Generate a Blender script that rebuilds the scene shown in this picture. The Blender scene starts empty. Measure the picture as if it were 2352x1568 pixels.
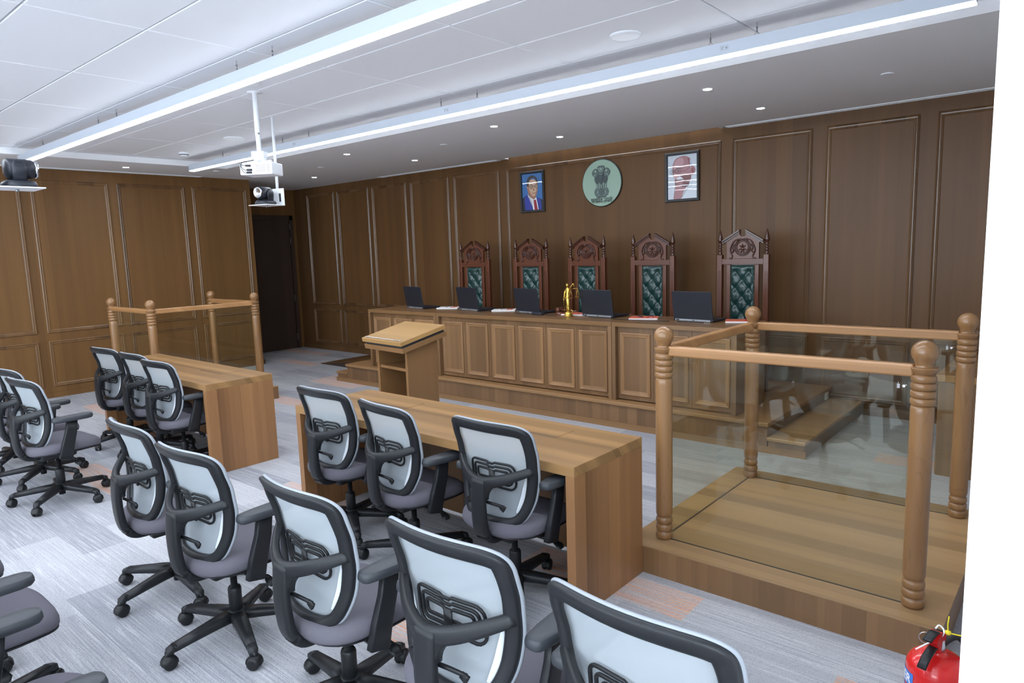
import bpy, bmesh, math, random
from mathutils import Vector, Matrix

random.seed(7)
SC = bpy.context.scene
COL = SC.collection
pi = math.pi
R = math.radians

# ------------------------------------------------------------------ camera
CAM_H = 1.75
FPX = 1563.954
def cam_axes(yaw, pitch, roll):
    f = Vector((-math.sin(yaw) * math.cos(pitch), math.cos(yaw) * math.cos(pitch), math.sin(pitch)))
    r = Vector((math.cos(yaw), math.sin(yaw), 0)); u = r.cross(f)
    return math.cos(roll) * r + math.sin(roll) * u, -math.sin(roll) * r + math.cos(roll) * u, f
cr, cu, cf = cam_axes(R(40.7008), R(-7.7741), R(-1.8614))
cam = bpy.data.objects.new('camera', bpy.data.cameras.new('camera'))
COL.objects.link(cam)
cam.data.sensor_width = 36.0
cam.data.lens = FPX * 36.0 / 2352.0
cam.data.clip_start = 0.05
cam.matrix_world = Matrix(((cr.x, cu.x, -cf.x, 0), (cr.y, cu.y, -cf.y, 0), (cr.z, cu.z, -cf.z, CAM_H), (0, 0, 0, 1)))
SC.camera = cam

# ------------------------------------------------------------------ world, exposure
SKY = 3.9                  # daylight outside the windows added behind the camera for fill
w = bpy.data.worlds.new('world'); SC.world = w; w.use_nodes = True
w.node_tree.nodes['Background'].inputs[0].default_value = (0.80, 0.90, 1, 1)
w.node_tree.nodes['Background'].inputs[1].default_value = SKY
vs = SC.view_settings
vs.view_transform = 'Standard'; vs.look = 'None'; vs.gamma = 1.0; vs.use_curve_mapping = False
vs.exposure = 1.27
STRIP_POWER = 17.0        # emission strength of the linear lamps' diffusers
SPOT_POWER = 40.0        # emission strength of the downlights

# two bands of windows, added unseen behind the camera as fill light; portals sit in their openings
FILL_WIN_REAR = (-8.6, 0.45, 0.85, 2.62)      # x0, x1, z0, z1 in the rear wall
FILL_WIN_RIGHT = (-3.8, 0.6, 0.60, 2.62)      # y0, y1, z0, z1 in the right wall
def portal(loc, rot, sx, sy):
    L = bpy.data.lights.new('fill_window_portal', 'AREA'); L.shape = 'RECTANGLE'; L.size = sx; L.size_y = sy; L.cycles.is_portal = True
    o = bpy.data.objects.new('fill_window_portal', L); COL.objects.link(o); o.location = loc; o.rotation_euler = rot
portal(((FILL_WIN_REAR[0] + FILL_WIN_REAR[1]) / 2, -4.36, (FILL_WIN_REAR[2] + FILL_WIN_REAR[3]) / 2), (pi / 2, 0, 0), FILL_WIN_REAR[1] - FILL_WIN_REAR[0], FILL_WIN_REAR[3] - FILL_WIN_REAR[2])
portal((1.01, (FILL_WIN_RIGHT[0] + FILL_WIN_RIGHT[1]) / 2, (FILL_WIN_RIGHT[2] + FILL_WIN_RIGHT[3]) / 2), (0, pi / 2, 0), FILL_WIN_RIGHT[3] - FILL_WIN_RIGHT[2], FILL_WIN_RIGHT[1] - FILL_WIN_RIGHT[0])

# ------------------------------------------------------------------ materials
def s2l(c):
    return tuple(((x / 255.0) / 12.92 if x / 255.0 <= 0.04045 else ((x / 255.0 + 0.055) / 1.055) ** 2.4) for x in c) + (1.0,)
MATS = {}
def mat(name, rgb, rough=0.5, metal=0.0, spec=0.5, coat=0.0, emit=0.0, bump=0.0, bscale=200.0):
    if name in MATS: return MATS[name]
    m = bpy.data.materials.new(name); m.use_nodes = True
    b = m.node_tree.nodes['Principled BSDF']
    b.inputs['Base Color'].default_value = s2l(rgb)
    b.inputs['Roughness'].default_value = rough
    b.inputs['Metallic'].default_value = metal
    b.inputs['Specular IOR Level'].default_value = spec
    b.inputs['Coat Weight'].default_value = coat
    b.inputs['Coat Roughness'].default_value = 0.05
    if emit:
        b.inputs['Emission Color'].default_value = s2l(rgb); b.inputs['Emission Strength'].default_value = emit
    if bump:
        nt = m.node_tree; tc = nt.nodes.new('ShaderNodeTexCoord'); n = nt.nodes.new('ShaderNodeTexNoise')
        n.inputs['Scale'].default_value = bscale; bp = nt.nodes.new('ShaderNodeBump')
        bp.inputs['Strength'].default_value = bump; bp.inputs['Distance'].default_value = 0.002
        nt.links.new(tc.outputs['Object'], n.inputs['Vector']); nt.links.new(n.outputs['Fac'], bp.inputs['Height'])
        nt.links.new(bp.outputs['Normal'], b.inputs['Normal'])
    MATS[name] = m
    return m

class NT:
    def __init__(s, m): s.nt = m.node_tree; s.nt_nodes = s.nt.nodes
    def n(s, t, **kw):
        x = s.nt.nodes.new(t)
        for k, v in kw.items(): setattr(x, k, v)
        return x
    def l(s, a, b): s.nt.links.new(a, b)
    def math(s, op, a, b=None, clamp=False):
        x = s.nt.nodes.new('ShaderNodeMath'); x.operation = op; x.use_clamp = clamp
        for i, v in enumerate((a, b)):
            if v is None: continue
            if isinstance(v, (int, float)): x.inputs[i].default_value = v
            else: s.l(v, x.inputs[i])
        return x.outputs[0]
    def mix(s, fac, a, b, mode='MIX'):
        x = s.nt.nodes.new('ShaderNodeMix'); x.data_type = 'RGBA'; x.blend_type = mode
        for sock, v in ((x.inputs[0], fac), (x.inputs[6], a), (x.inputs[7], b)):
            if isinstance(v, (int, float)): sock.default_value = v
            elif isinstance(v, tuple): sock.default_value = v
            else: s.l(v, sock)
        return x.outputs[2]

def wood(name, lo, hi, across='x', along='z', band=0.12, rough=0.38, grain=0.35, coat=0.0, soft=0.25, spec=0.5, amp=1.0):
    """veneer laid in strips of varying tone, straight grain along one axis"""
    if name in MATS: return MATS[name]
    m = bpy.data.materials.new(name); m.use_nodes = True; t = NT(m)
    b = t.nt_nodes['Principled BSDF']
    tc = t.n('ShaderNodeTexCoord'); sp = t.n('ShaderNodeSeparateXYZ'); t.l(tc.outputs['Object'], sp.inputs[0])
    ax = {'x': sp.outputs[0], 'y': sp.outputs[1], 'z': sp.outputs[2]}
    third = [k for k in 'xyz' if k not in (across, along)][0]
    acr = t.math('ADD', ax[across], t.math('MULTIPLY', ax[third], 0.73))
    if across != 'x' and third == 'x': acr = t.math('ADD', ax[across], t.math('MULTIPLY', ax[third], 0.0))
    # irregular strips: two strip widths overlaid
    def strip(wd, off):
        fl = t.math('FLOOR', t.math('MULTIPLY', t.math('ADD', acr, off), 1.0 / wd))
        wn = t.n('ShaderNodeTexWhiteNoise', noise_dimensions='1D'); t.l(fl, wn.inputs['W']); return wn.outputs['Value']
    v = t.math('ADD', t.math('MULTIPLY', strip(band, 0.31), 0.55 * amp), t.math('ADD', t.math('MULTIPLY', strip(band * 0.43, 1.7), 0.25 * amp), 0.4 * (1 - amp)))
    # soft streaks
    cb = t.n('ShaderNodeCombineXYZ')
    t.l(t.math('MULTIPLY', acr, 9.0), cb.inputs[0]); t.l(t.math('MULTIPLY', ax[along], 0.5), cb.inputs[1])
    n1 = t.n('ShaderNodeTexNoise'); n1.inputs['Scale'].default_value = 1.0; n1.inputs['Detail'].default_value = 3.0; t.l(cb.outputs[0], n1.inputs['Vector'])
    v = t.math('ADD', v, t.math('MULTIPLY', n1.outputs['Fac'], soft))
    cb2 = t.n('ShaderNodeCombineXYZ')
    t.l(t.math('MULTIPLY', acr, 170.0), cb2.inputs[0]); t.l(t.math('MULTIPLY', ax[along], 5.0), cb2.inputs[1])
    n2 = t.n('ShaderNodeTexNoise'); n2.inputs['Scale'].default_value = 1.0; n2.inputs['Detail'].default_value = 4.0; t.l(cb2.outputs[0], n2.inputs['Vector'])
    g = t.math('MULTIPLY', t.math('SUBTRACT', n2.outputs['Fac'], 0.5), grain)
    v = t.math('ADD', v, g, clamp=True)
    col = t.mix(v, s2l(lo), s2l(hi))
    t.l(col, b.inputs['Base Color'])
    b.inputs['Roughness'].default_value = rough; b.inputs['Coat Weight'].default_value = coat; b.inputs['Coat Roughness'].default_value = 0.12
    b.inputs['Specular IOR Level'].default_value = spec
    bp = t.n('ShaderNodeBump'); bp.inputs['Strength'].default_value = 0.06; bp.inputs['Distance'].default_value = 0.001
    t.l(n2.outputs['Fac'], bp.inputs['Height']); t.l(bp.outputs['Normal'], b.inputs['Normal'])
    MATS[name] = m
    return m

def carpet_mat():
    m = bpy.data.materials.new('carpet_planks'); m.use_nodes = True; t = NT(m)
    b = t.nt_nodes['Principled BSDF']
    tc = t.n('ShaderNodeTexCoord'); sp = t.n('ShaderNodeSeparateXYZ'); t.l(tc.outputs['Object'], sp.inputs[0])
    x, y = sp.outputs[0], sp.outputs[1]
    row = t.math('FLOOR', t.math('MULTIPLY', y, 1 / 0.25))
    wn = t.n('ShaderNodeTexWhiteNoise', noise_dimensions='1D'); t.l(row, wn.inputs['W'])
    colc = t.math('FLOOR', t.math('ADD', x, t.math('MULTIPLY', wn.outputs['Value'], 1.0)))
    cb = t.n('ShaderNodeCombineXYZ'); t.l(row, cb.inputs[0]); t.l(colc, cb.inputs[1])
    cn = t.n('ShaderNodeTexWhiteNoise', noise_dimensions='3D'); t.l(cb.outputs[0], cn.inputs['Vector'])
    sc = t.n('ShaderNodeSeparateXYZ'); t.l(cn.outputs['Color'], sc.inputs[0])
    def noise(sx, sy, det=2.0, rough=0.5):
        c = t.n('ShaderNodeCombineXYZ'); t.l(t.math('MULTIPLY', x, sx), c.inputs[0]); t.l(t.math('MULTIPLY', y, sy), c.inputs[1])
        n = t.n('ShaderNodeTexNoise'); n.inputs['Scale'].default_value = 1.0; n.inputs['Detail'].default_value = det; n.inputs['Roughness'].default_value = rough
        t.l(c.outputs[0], n.inputs['Vector']); return n.outputs['Fac']
    fine = noise(1.6, 210.0, 2.0)           # closely set tufted lines
    broad = noise(2.8, 85.0, 3.0)           # broken groups of lines
    weave = noise(190.0, 190.0, 1.0)        # loops
    fleck = noise(45.0, 130.0, 2.0)         # short dashes across the lines
    patch = noise(0.9, 2.6, 3.0)            # broad tonal drift
    dark, light = s2l((82, 84, 93)), s2l((212, 212, 216))
    tone = t.math('ADD', t.math('MULTIPLY', sc.outputs[0], 0.5), t.math('MULTIPLY', patch, 0.5))
    base = t.mix(tone, s2l((142, 143, 150)), s2l((196, 195, 198)))
    lined = t.math('MULTIPLY', t.math('SUBTRACT', sc.outputs[1], 0.25), 2.2, clamp=True)      # some planks are lined, some are plain loop
    d1 = t.math('MULTIPLY', t.math('SUBTRACT', fine, 0.5), 9.0, clamp=True)
    base = t.mix(t.math('MULTIPLY', d1, t.math('ADD', t.math('MULTIPLY', lined, 0.22), 0.06)), base, dark)
    d2 = t.math('MULTIPLY', t.math('SUBTRACT', broad, 0.53), 9.0, clamp=True)
    base = t.mix(t.math('MULTIPLY', d2, t.math('ADD', t.math('MULTIPLY', lined, 0.26), 0.05)), base, s2l((116, 118, 128)))
    l1 = t.math('MULTIPLY', t.math('SUBTRACT', 0.44, broad), 10.0, clamp=True)
    base = t.mix(t.math('MULTIPLY', l1, 0.38), base, light)
    # orange accent planks: orange yarn in broken lines
    om = t.math('GREATER_THAN', sc.outputs[2], 0.90)
    ot = t.math('MULTIPLY', t.math('SUBTRACT', noise(2.0, 95.0, 3.0), 0.46), 8.0, clamp=True)
    oc = t.math('ADD', t.math('MULTIPLY', ot, 0.52), 0.12)
    base = t.mix(t.math('MULTIPLY', om, oc), base, s2l((224, 152, 98)))
    base = t.mix(t.math('MULTIPLY', t.math('SUBTRACT', 0.46, fleck), 4.0, clamp=True), base, t.mix(0.35, base, dark))
    base = t.mix(t.math('MULTIPLY', t.math('SUBTRACT', 0.45, weave), 5.0, clamp=True), base, t.mix(0.5, base, dark))
    t.l(base, b.inputs['Base Color']); b.inputs['Roughness'].default_value = 0.95; b.inputs['Specular IOR Level'].default_value = 0.15
    bp = t.n('ShaderNodeBump'); bp.inputs['Strength'].default_value = 0.5; bp.inputs['Distance'].default_value = 0.004
    t.l(t.math('ADD', weave, fine), bp.inputs['Height']); t.l(bp.outputs['Normal'], b.inputs['Normal'])
    return m

def glass_mat():
    m = bpy.data.materials.new('tinted_glass'); m.use_nodes = True; t = NT(m)
    nt = m.node_tree; nt.nodes.remove(nt.nodes['Principled BSDF'])
    tr = t.n('ShaderNodeBsdfTransparent'); tr.inputs[0].default_value = (0.95, 0.952, 0.91, 1)
    gl = t.n('ShaderNodeBsdfGlossy'); gl.inputs['Roughness'].default_value = 0.01; gl.inputs[0].default_value = (0.95, 1, 0.95, 1)
    lw = t.n('ShaderNodeLayerWeight'); fr = t.math('ADD', t.math('MULTIPLY', t.math('POWER', lw.outputs['Facing'], 5.0), 0.96), 0.04)
    mx = t.n('ShaderNodeMixShader'); t.l(fr, mx.inputs[0]); t.l(tr.outputs[0], mx.inputs[1]); t.l(gl.outputs[0], mx.inputs[2])
    t.l(mx.outputs[0], nt.nodes['Material Output'].inputs['Surface'])
    return m

def fill_glass():
    m = bpy.data.materials.new('fill_window_glass'); m.use_nodes = True; t = NT(m); nt = m.node_tree; nt.nodes.remove(nt.nodes['Principled BSDF'])
    tr = t.n('ShaderNodeBsdfTransparent'); tr.inputs[0].default_value = (0.96, 0.97, 0.97, 1)
    gl = t.n('ShaderNodeBsdfGlossy'); gl.inputs['Roughness'].default_value = 0.01
    lw = t.n('ShaderNodeLayerWeight'); fr = t.math('ADD', t.math('MULTIPLY', t.math('POWER', lw.outputs['Facing'], 5.0), 0.96), 0.04)
    mx = t.n('ShaderNodeMixShader'); t.l(fr, mx.inputs[0]); t.l(tr.outputs[0], mx.inputs[1]); t.l(gl.outputs[0], mx.inputs[2])
    t.l(mx.outputs[0], nt.nodes['Material Output'].inputs['Surface'])
    return m
M_CLEAR = fill_glass()

def mesh_fabric():
    m = bpy.data.materials.new('chair_mesh'); m.use_nodes = True; t = NT(m); nt = m.node_tree
    b = nt.nodes['Principled BSDF']; b.inputs['Base Color'].default_value = s2l((184, 192, 198)); b.inputs['Roughness'].default_value = 0.8
    tl = t.n('ShaderNodeBsdfTranslucent'); tl.inputs[0].default_value = s2l((182, 192, 198))
    tr = t.n('ShaderNodeBsdfTransparent')
    m1 = t.n('ShaderNodeMixShader'); m1.inputs[0].default_value = 0.42; t.l(b.outputs[0], m1.inputs[1]); t.l(tl.outputs[0], m1.inputs[2])
    m2 = t.n('ShaderNodeMixShader'); m2.inputs[0].default_value = 0.15; t.l(m1.outputs[0], m2.inputs[1]); t.l(tr.outputs[0], m2.inputs[2])
    tc = t.n('ShaderNodeTexCoord'); nz = t.n('ShaderNodeTexWave'); nz.inputs['Scale'].default_value = 120.0; nz.bands_direction = 'Z'
    t.l(tc.outputs['Object'], nz.inputs['Vector'])
    bp = t.n('ShaderNodeBump'); bp.inputs['Strength'].default_value = 0.15; bp.inputs['Distance'].default_value = 0.001
    t.l(nz.outputs['Fac'], bp.inputs['Height']); t.l(bp.outputs['Normal'], b.inputs['Normal'])
    t.l(m2.outputs[0], nt.nodes['Material Output'].inputs['Surface'])
    return m

def post_wood():
    m = bpy.data.materials.new('turned_teak'); m.use_nodes = True; t = NT(m)
    b = t.nt_nodes['Principled BSDF']
    tc = t.n('ShaderNodeTexCoord'); mp = t.n('ShaderNodeMapping'); mp.inputs['Scale'].default_value = (9, 9, 1.6); t.l(tc.outputs['Object'], mp.inputs['Vector'])
    oi = t.n('ShaderNodeObjectInfo'); va = t.n('ShaderNodeVectorMath', operation='ADD'); t.l(mp.outputs[0], va.inputs[0])
    cb = t.n('ShaderNodeCombineXYZ'); t.l(t.math('MULTIPLY', oi.outputs['Random'], 37.0), cb.inputs[2]); t.l(cb.outputs[0], va.inputs[1])
    n1 = t.n('ShaderNodeTexNoise'); n1.inputs['Scale'].default_value = 1.0; n1.inputs['Detail'].default_value = 2.0; n1.inputs['Distortion'].default_value = 0.6
    t.l(va.outputs[0], n1.inputs['Vector'])
    ring = t.math('FRACT', t.math('MULTIPLY', n1.outputs['Fac'], 7.0))
    ln = t.math('MULTIPLY', t.math('SUBTRACT', ring, 0.9), 10.0, clamp=True)
    base = t.mix(n1.outputs['Fac'], s2l((116, 82, 50)), s2l((156, 115, 73)))
    base = t.mix(t.math('MULTIPLY', ln, 0.35), base, s2l((84, 58, 38)))
    t.l(base, b.inputs['Base Color']); b.inputs['Roughness'].default_value = 0.33; b.inputs['Coat Weight'].default_value = 0.25; b.inputs['Coat Roughness'].default_value = 0.15
    return m

M_FLOOR = carpet_mat()
M_GLASS = glass_mat()
M_MESH = mesh_fabric()
M_POST = post_wood()
M_WALLW_X = wood('wall_veneer_x', (66, 45, 28), (114, 81, 49), 'x', 'z', 0.16, 0.40, 0.16, spec=0.25, amp=0.45, soft=0.5)
M_WALLW_Y = wood('wall_veneer_y', (74, 51, 29), (128, 92, 54), 'y', 'z', 0.16, 0.40, 0.16, spec=0.25, amp=0.45, soft=0.5)
M_MOULD = wood('moulding_wood', (86, 62, 42), (124, 92, 62), 'x', 'z', 0.2, 0.26, 0.15)
M_BENCH = wood('bench_veneer', (96, 70, 46), (142, 107, 73), 'x', 'z', 0.10, 0.36, 0.25, amp=0.8)
M_BENCHM = wood('bench_moulding', (128, 94, 62), (160, 121, 82), 'x', 'z', 0.3, 0.3, 0.15)
M_BENCHT = wood('bench_top', (100, 72, 46), (138, 103, 67), 'y', 'x', 0.11, 0.3, 0.25)
M_PLAT = wood('platform_nosing', (132, 98, 64), (160, 122, 82), 'y', 'x', 0.2, 0.34, 0.2)
M_DECK = wood('platform_deck', (132, 103, 72), (186, 149, 106), 'y', 'x', 0.13, 0.34, 0.25)
M_DESKT = wood('desk_top', (102, 75, 46), (172, 131, 84), 'y', 'x', 0.095, 0.36, 0.3, amp=1.0)
M_DESKE = wood('desk_end', (94, 63, 39), (168, 121, 78), 'y', 'z', 0.10, 0.4, 0.25)
M_DESKD = wood('desk_inside', (88, 60, 38), (120, 86, 54), 'x', 'z', 0.14, 0.45, 0.2)
M_LECT = wood('lectern_wood', (112, 81, 50), (140, 103, 66), 'x', 'z', 0.2, 0.38, 0.2, amp=0.3)
M_LECTT = wood('lectern_top', (148, 112, 66), (172, 134, 84), 'y', 'x', 0.2, 0.4, 0.2)
M_RAIL = wood('rail_teak', (150, 107, 66), (190, 144, 98), 'z', 'x', 0.05, 0.3, 0.3)
M_DOOR = wood('door_veneer', (48, 36, 30), (64, 48, 40), 'y', 'z', 0.3, 0.4, 0.2)
M_MAHOG = mat('mahogany', (94, 50, 31), 0.32, coat=0.12)
M_MAHOGD = mat('mahogany_dark', (68, 35, 23), 0.26, coat=0.25)
M_LEATHER = mat('green_leather', (30, 58, 56), 0.26, spec=0.6)
M_NAIL = mat('nail_brass', (190, 180, 140), 0.3, 0.9)
M_WHITE = mat('white_paint', (236, 238, 242), 0.6)
M_CEIL = mat('ceiling_paint', (240, 241, 244), 0.85)
M_TILE = mat('ceiling_tile_board', (243, 245, 250), 0.9)
M_WHITEW = mat('white_wall_paint', (244, 245, 246), 0.7)
M_METALW = mat('white_metal', (240, 243, 248), 0.35)
M_GREYM = mat('grey_metal', (150, 152, 156), 0.3, 0.9)
M_DARK = mat('dark_slot', (40, 40, 44), 0.6)
M_LIT = mat('lamp_diffuser', (236, 245, 255), 0.5, emit=STRIP_POWER)
M_SPOT = mat('downlight_lens', (246, 250, 255), 0.5, emit=SPOT_POWER)
M_BLK = mat('black_plastic', (29, 30, 33), 0.42, spec=0.35, bump=0.15, bscale=500)
M_BLK2 = mat('black_nylon', (26, 27, 29), 0.42, spec=0.35)
M_PAD = mat('armrest_pu', (50, 53, 58), 0.5)
M_RIM = mat('chair_rim', (146, 151, 158), 0.5)
M_SLIVER = mat('chair_light_sliver', (206, 210, 214), 0.4)  # pale colour standing in for light behind the chair frame
M_SEAT = mat('seat_fabric', (98, 95, 103), 0.9, spec=0.2, bump=0.4, bscale=900)
M_CHROME = mat('chrome', (200, 202, 206), 0.15, 1.0)
M_RUBBER = mat('rubber', (26, 26, 28), 0.55)
M_GOLD = mat('gold', (206, 172, 84), 0.28, 0.95)
M_LAP = mat('laptop_shell', (28, 31, 40), 0.45)
M_LAPS = mat('laptop_silver', (160, 162, 168), 0.35, 0.6)
M_RED = mat('extinguisher_red', (214, 34, 34), 0.22, coat=0.5)
M_BLUE = mat('label_blue', (64, 122, 210), 0.35)
M_YEL = mat('yellow_plastic', (236, 214, 40), 0.4)
M_PAPER = mat('paper', (236, 234, 234), 0.7)
M_ORANGE = mat('orange_cover', (222, 112, 84), 0.5)

# ------------------------------------------------------------------ mesh builder
class MB:
    def __init__(s): s.v = []; s.f = []; s.m = []; s.sm = []; s.cur = 0; s.smooth = False
    def add(s, verts, faces):
        o = len(s.v); s.v += [tuple(p) for p in verts]
        for f in faces: s.f.append(tuple(i + o for i in f)); s.m.append(s.cur); s.sm.append(s.smooth)
        return s
    def box(s, x0, x1, y0, y1, z0, z1, bev=0.0):
        if x0 > x1: x0, x1 = x1, x0
        if y0 > y1: y0, y1 = y1, y0
        if z0 > z1: z0, z1 = z1, z0
        if bev <= 0:
            v = [(x, y, z) for z in (z0, z1) for y in (y0, y1) for x in (x0, x1)]
            return s.add(v, [(0, 2, 3, 1), (4, 5, 7, 6), (0, 1, 5, 4), (2, 6, 7, 3), (0, 4, 6, 2), (1, 3, 7, 5)])
        bm = bmesh.new(); bmesh.ops.create_cube(bm, size=1.0)
        for p in bm.verts: p.co = Vector(((x0 + x1) / 2 + p.co.x * (x1 - x0), (y0 + y1) / 2 + p.co.y * (y1 - y0), (z0 + z1) / 2 + p.co.z * (z1 - z0)))
        bmesh.ops.bevel(bm, geom=list(bm.edges), offset=bev, segments=2, affect='EDGES', profile=0.5)
        bm.verts.index_update(); s.add([p.co for p in bm.verts], [[q.index for q in f.verts] for f in bm.faces]); bm.free(); return s
    def lathe(s, prof, cx=0, cy=0, z0=0, seg=24, axis='z'):
        vs_, fs = [], []
        for (r, z) in prof:
            for k in range(seg):
                a = 2 * pi * k / seg; p = (r * math.cos(a), r * math.sin(a), z)
                if axis == 'x': p = (p[2], p[0], p[1])
                if axis == 'y': p = (p[0], p[2], p[1])
                vs_.append((cx + p[0], cy + p[1], z0 + p[2]))
        n = len(prof)
        for i in range(n - 1):
            for k in range(seg):
                a, b = i * seg + k, i * seg + (k + 1) % seg
                q = (a, b, b + seg, a + seg); fs.append(q if axis != 'y' else q[::-1])
        o = len(vs_)
        if prof[0][0] > 1e-5: fs.append(tuple(range(seg))[::-1] if axis != 'y' else tuple(range(seg)))
        if prof[-1][0] > 1e-5: fs.append(tuple((n - 1) * seg + k for k in range(seg)) if axis != 'y' else tuple((n - 1) * seg + k for k in range(seg))[::-1])
        return s.add(vs_, fs)
    def cyl(s, p0, p1, r0, r1=None, seg=12):
        return s.sweep([p0, p1], [(2 * r0, 2 * r0), (2 * (r1 if r1 is not None else r0),) * 2], seg=seg, ref=(0.3, 0.1, 1) if abs(Vector(p1).x - Vector(p0).x) + abs(Vector(p1).y - Vector(p0).y) > 1e-6 else (1, 0.2, 0))
    def sweep(s, path, sizes, seg=10, ref=(0, 0, 1), power=2.0, caps=True, closed=False):
        """path of points; sizes (width along side axis, height along normal axis); superellipse section"""
        P = [Vector(p) for p in path]; n = len(P); ref = Vector(ref)
        if not isinstance(sizes, list): sizes = [sizes] * n
        vs_, fs = [], []
        for i in range(n):
            if closed: t = P[(i + 1) % n] - P[i - 1]
            else: t = P[min(i + 1, n - 1)] - P[max(i - 1, 0)]
            t.normalize(); sd = t.cross(ref)
            if sd.length < 1e-5: sd = t.cross(Vector((1, 0.01, 0)))
            sd.normalize(); nn = sd.cross(t)
            for k in range(seg):
                a = 2 * pi * (k + 0.5) / seg; c, d = math.cos(a), math.sin(a)
                e = 2.0 / power
                cx = math.copysign(abs(c) ** e, c) * sizes[i][0] / 2; cy = math.copysign(abs(d) ** e, d) * sizes[i][1] / 2
                vs_.append(P[i] + sd * cx + nn * cy)
        for i in range(n - 1 + (1 if closed else 0)):
            j = (i + 1) % n
            for k in range(seg):
                fs.append((i * seg + k, i * seg + (k + 1) % seg, j * seg + (k + 1) % seg, j * seg + k))
        if caps and not closed: fs.append(tuple(range(seg))[::-1]); fs.append(tuple((n - 1) * seg + k for k in range(seg)))
        return s.add(vs_, fs)
    def prism(s, pts, y0, y1, plane='xz'):
        """extrude a 2-D polygon (counter-clockwise in its plane)"""
        n = len(pts)
        def P(p, d): return (p[0], d, p[1]) if plane == 'xz' else ((d, p[0], p[1]) if plane == 'yz' else (p[0], p[1], d))
        vs_ = [P(p, y0) for p in pts] + [P(p, y1) for p in pts]
        fs = [tuple(range(n)), tuple(range(2 * n - 1, n - 1, -1))] + [(i, i + n, (i + 1) % n + n, (i + 1) % n) for i in range(n)]
        return s.add(vs_, fs)
    def frame(s, u0, u1, v0, v1, prof, place):
        """mitred moulding: prof = [(inset, height)...], place(u, v, h) -> point"""
        vs_, fs = [], []
        for (w_, h) in prof:
            for (u, v) in ((u0 + w_, v0 + w_), (u1 - w_, v0 + w_), (u1 - w_, v1 - w_), (u0 + w_, v1 - w_)): vs_.append(place(u, v, h))
        for i in range(len(prof) - 1):
            for k in range(4): fs.append((i * 4 + k, i * 4 + (k + 1) % 4, i * 4 + 4 + (k + 1) % 4, i * 4 + 4 + k))
        return s.add(vs_, fs)
    def grid(s, nu, nv, fn):
        vs_ = [fn(i / nu, j / nv) for j in range(nv + 1) for i in range(nu + 1)]
        fs = [(j * (nu + 1) + i, j * (nu + 1) + i + 1, (j + 1) * (nu + 1) + i + 1, (j + 1) * (nu + 1) + i) for j in range(nv) for i in range(nu)]
        return s.add(vs_, fs)
    def xform(s, mtx, start=0):
        for i in range(start, len(s.v)): s.v[i] = tuple(mtx @ Vector(s.v[i]))
        return s
    def build(s, name, mats, parent=None, fix=True):
        me = bpy.data.meshes.new(name); me.from_pydata(s.v, [], s.f)
        if not isinstance(mats, (list, tuple)): mats = [mats]
        for m in mats: me.materials.append(m)
        me.polygons.foreach_set('material_index', s.m); me.polygons.foreach_set('use_smooth', s.sm)
        if fix:
            bm = bmesh.new(); bm.from_mesh(me); bmesh.ops.recalc_face_normals(bm, faces=bm.faces); bm.to_mesh(me); bm.free()
        me.update()
        o = bpy.data.objects.new(name, me); COL.objects.link(o)
        if parent: o.parent = parent
        return o
def S(mb): mb.smooth = True; return mb
def F(mb): mb.smooth = False; return mb

def tag(o, label=None, cat=None, group=None, kind=None):
    if label: o['label'] = label
    if cat: o['category'] = cat
    if group: o['group'] = group
    if kind: o['kind'] = kind
    return o
def empty(name, loc=(0, 0, 0), rz=0.0, label=None, cat=None, group=None):
    o = bpy.data.objects.new(name, None); COL.objects.link(o); o.location = loc; o.rotation_euler = (0, 0, rz); o.empty_display_size = 0.1
    return tag(o, label, cat, group)
def copy_tree(o, parent=None):
    c = o.copy(); COL.objects.link(c); c.parent = parent
    for ch in list(o.children): copy_tree(ch, c)
    return c
def catmull(pts, n):
    out = []; m = len(pts)
    for i in range(m - 1):
        p0, p1, p2, p3 = (Vector(pts[max(i - 1, 0)]), Vector(pts[i]), Vector(pts[i + 1]), Vector(pts[min(i + 2, m - 1)]))
        for k in range(n):
            t = k / n
            out.append(0.5 * ((2 * p1) + (-p0 + p2) * t + (2 * p0 - 5 * p1 + 4 * p2 - p3) * t * t + (-p0 + 3 * p1 - 3 * p2 + p3) * t ** 3))
    out.append(Vector(pts[-1])); return out

# ------------------------------------------------------------------ the room
YB, ZS, XL, ZT = 7.28, 2.961, -10.33, 3.03        # back wall, soffit height, left wall, tile ceiling height
XA, YA = -11.55, 5.73                              # alcove wall, end of left wall
XR, YR = 0.85, -4.2                                # right and rear walls
FX0, FX1, FY0, FY1 = -9.2, -0.36, -3.65, 4.78      # raised ceiling field

tag(MB().box(XA - 0.2, XR + 0.2, YR - 0.2, YB + 0.2, -0.12, 0).build('floor', M_FLOOR), kind='structure')

WPROF = [(0, 0), (0, 0.010), (0.010, 0.017), (0.018, 0.008), (0.028, 0.007), (0.034, 0.013), (0.043, 0.009), (0.048, 0.002)]
def wall_panel(parent, u0, u1, v0, v1, place, m, mm):
    a = MB(); a.frame(u0, u1, v0, v1, WPROF, place)
    a.cur = 1; p = [(u0 + 0.048, v0 + 0.048), (u1 - 0.048, v0 + 0.048), (u1 - 0.048, v1 - 0.048), (u0 + 0.048, v1 - 0.048)]
    a.add([place(u, v, 0.002) for u, v in p], [(0, 1, 2, 3)])
    return a.build('wall_panel', [mm, m], parent, fix=False)
M_MOULDY = wood('moulding_wood_y', (88, 63, 41), (130, 96, 62), 'y', 'z', 0.2, 0.26, 0.15)

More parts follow.
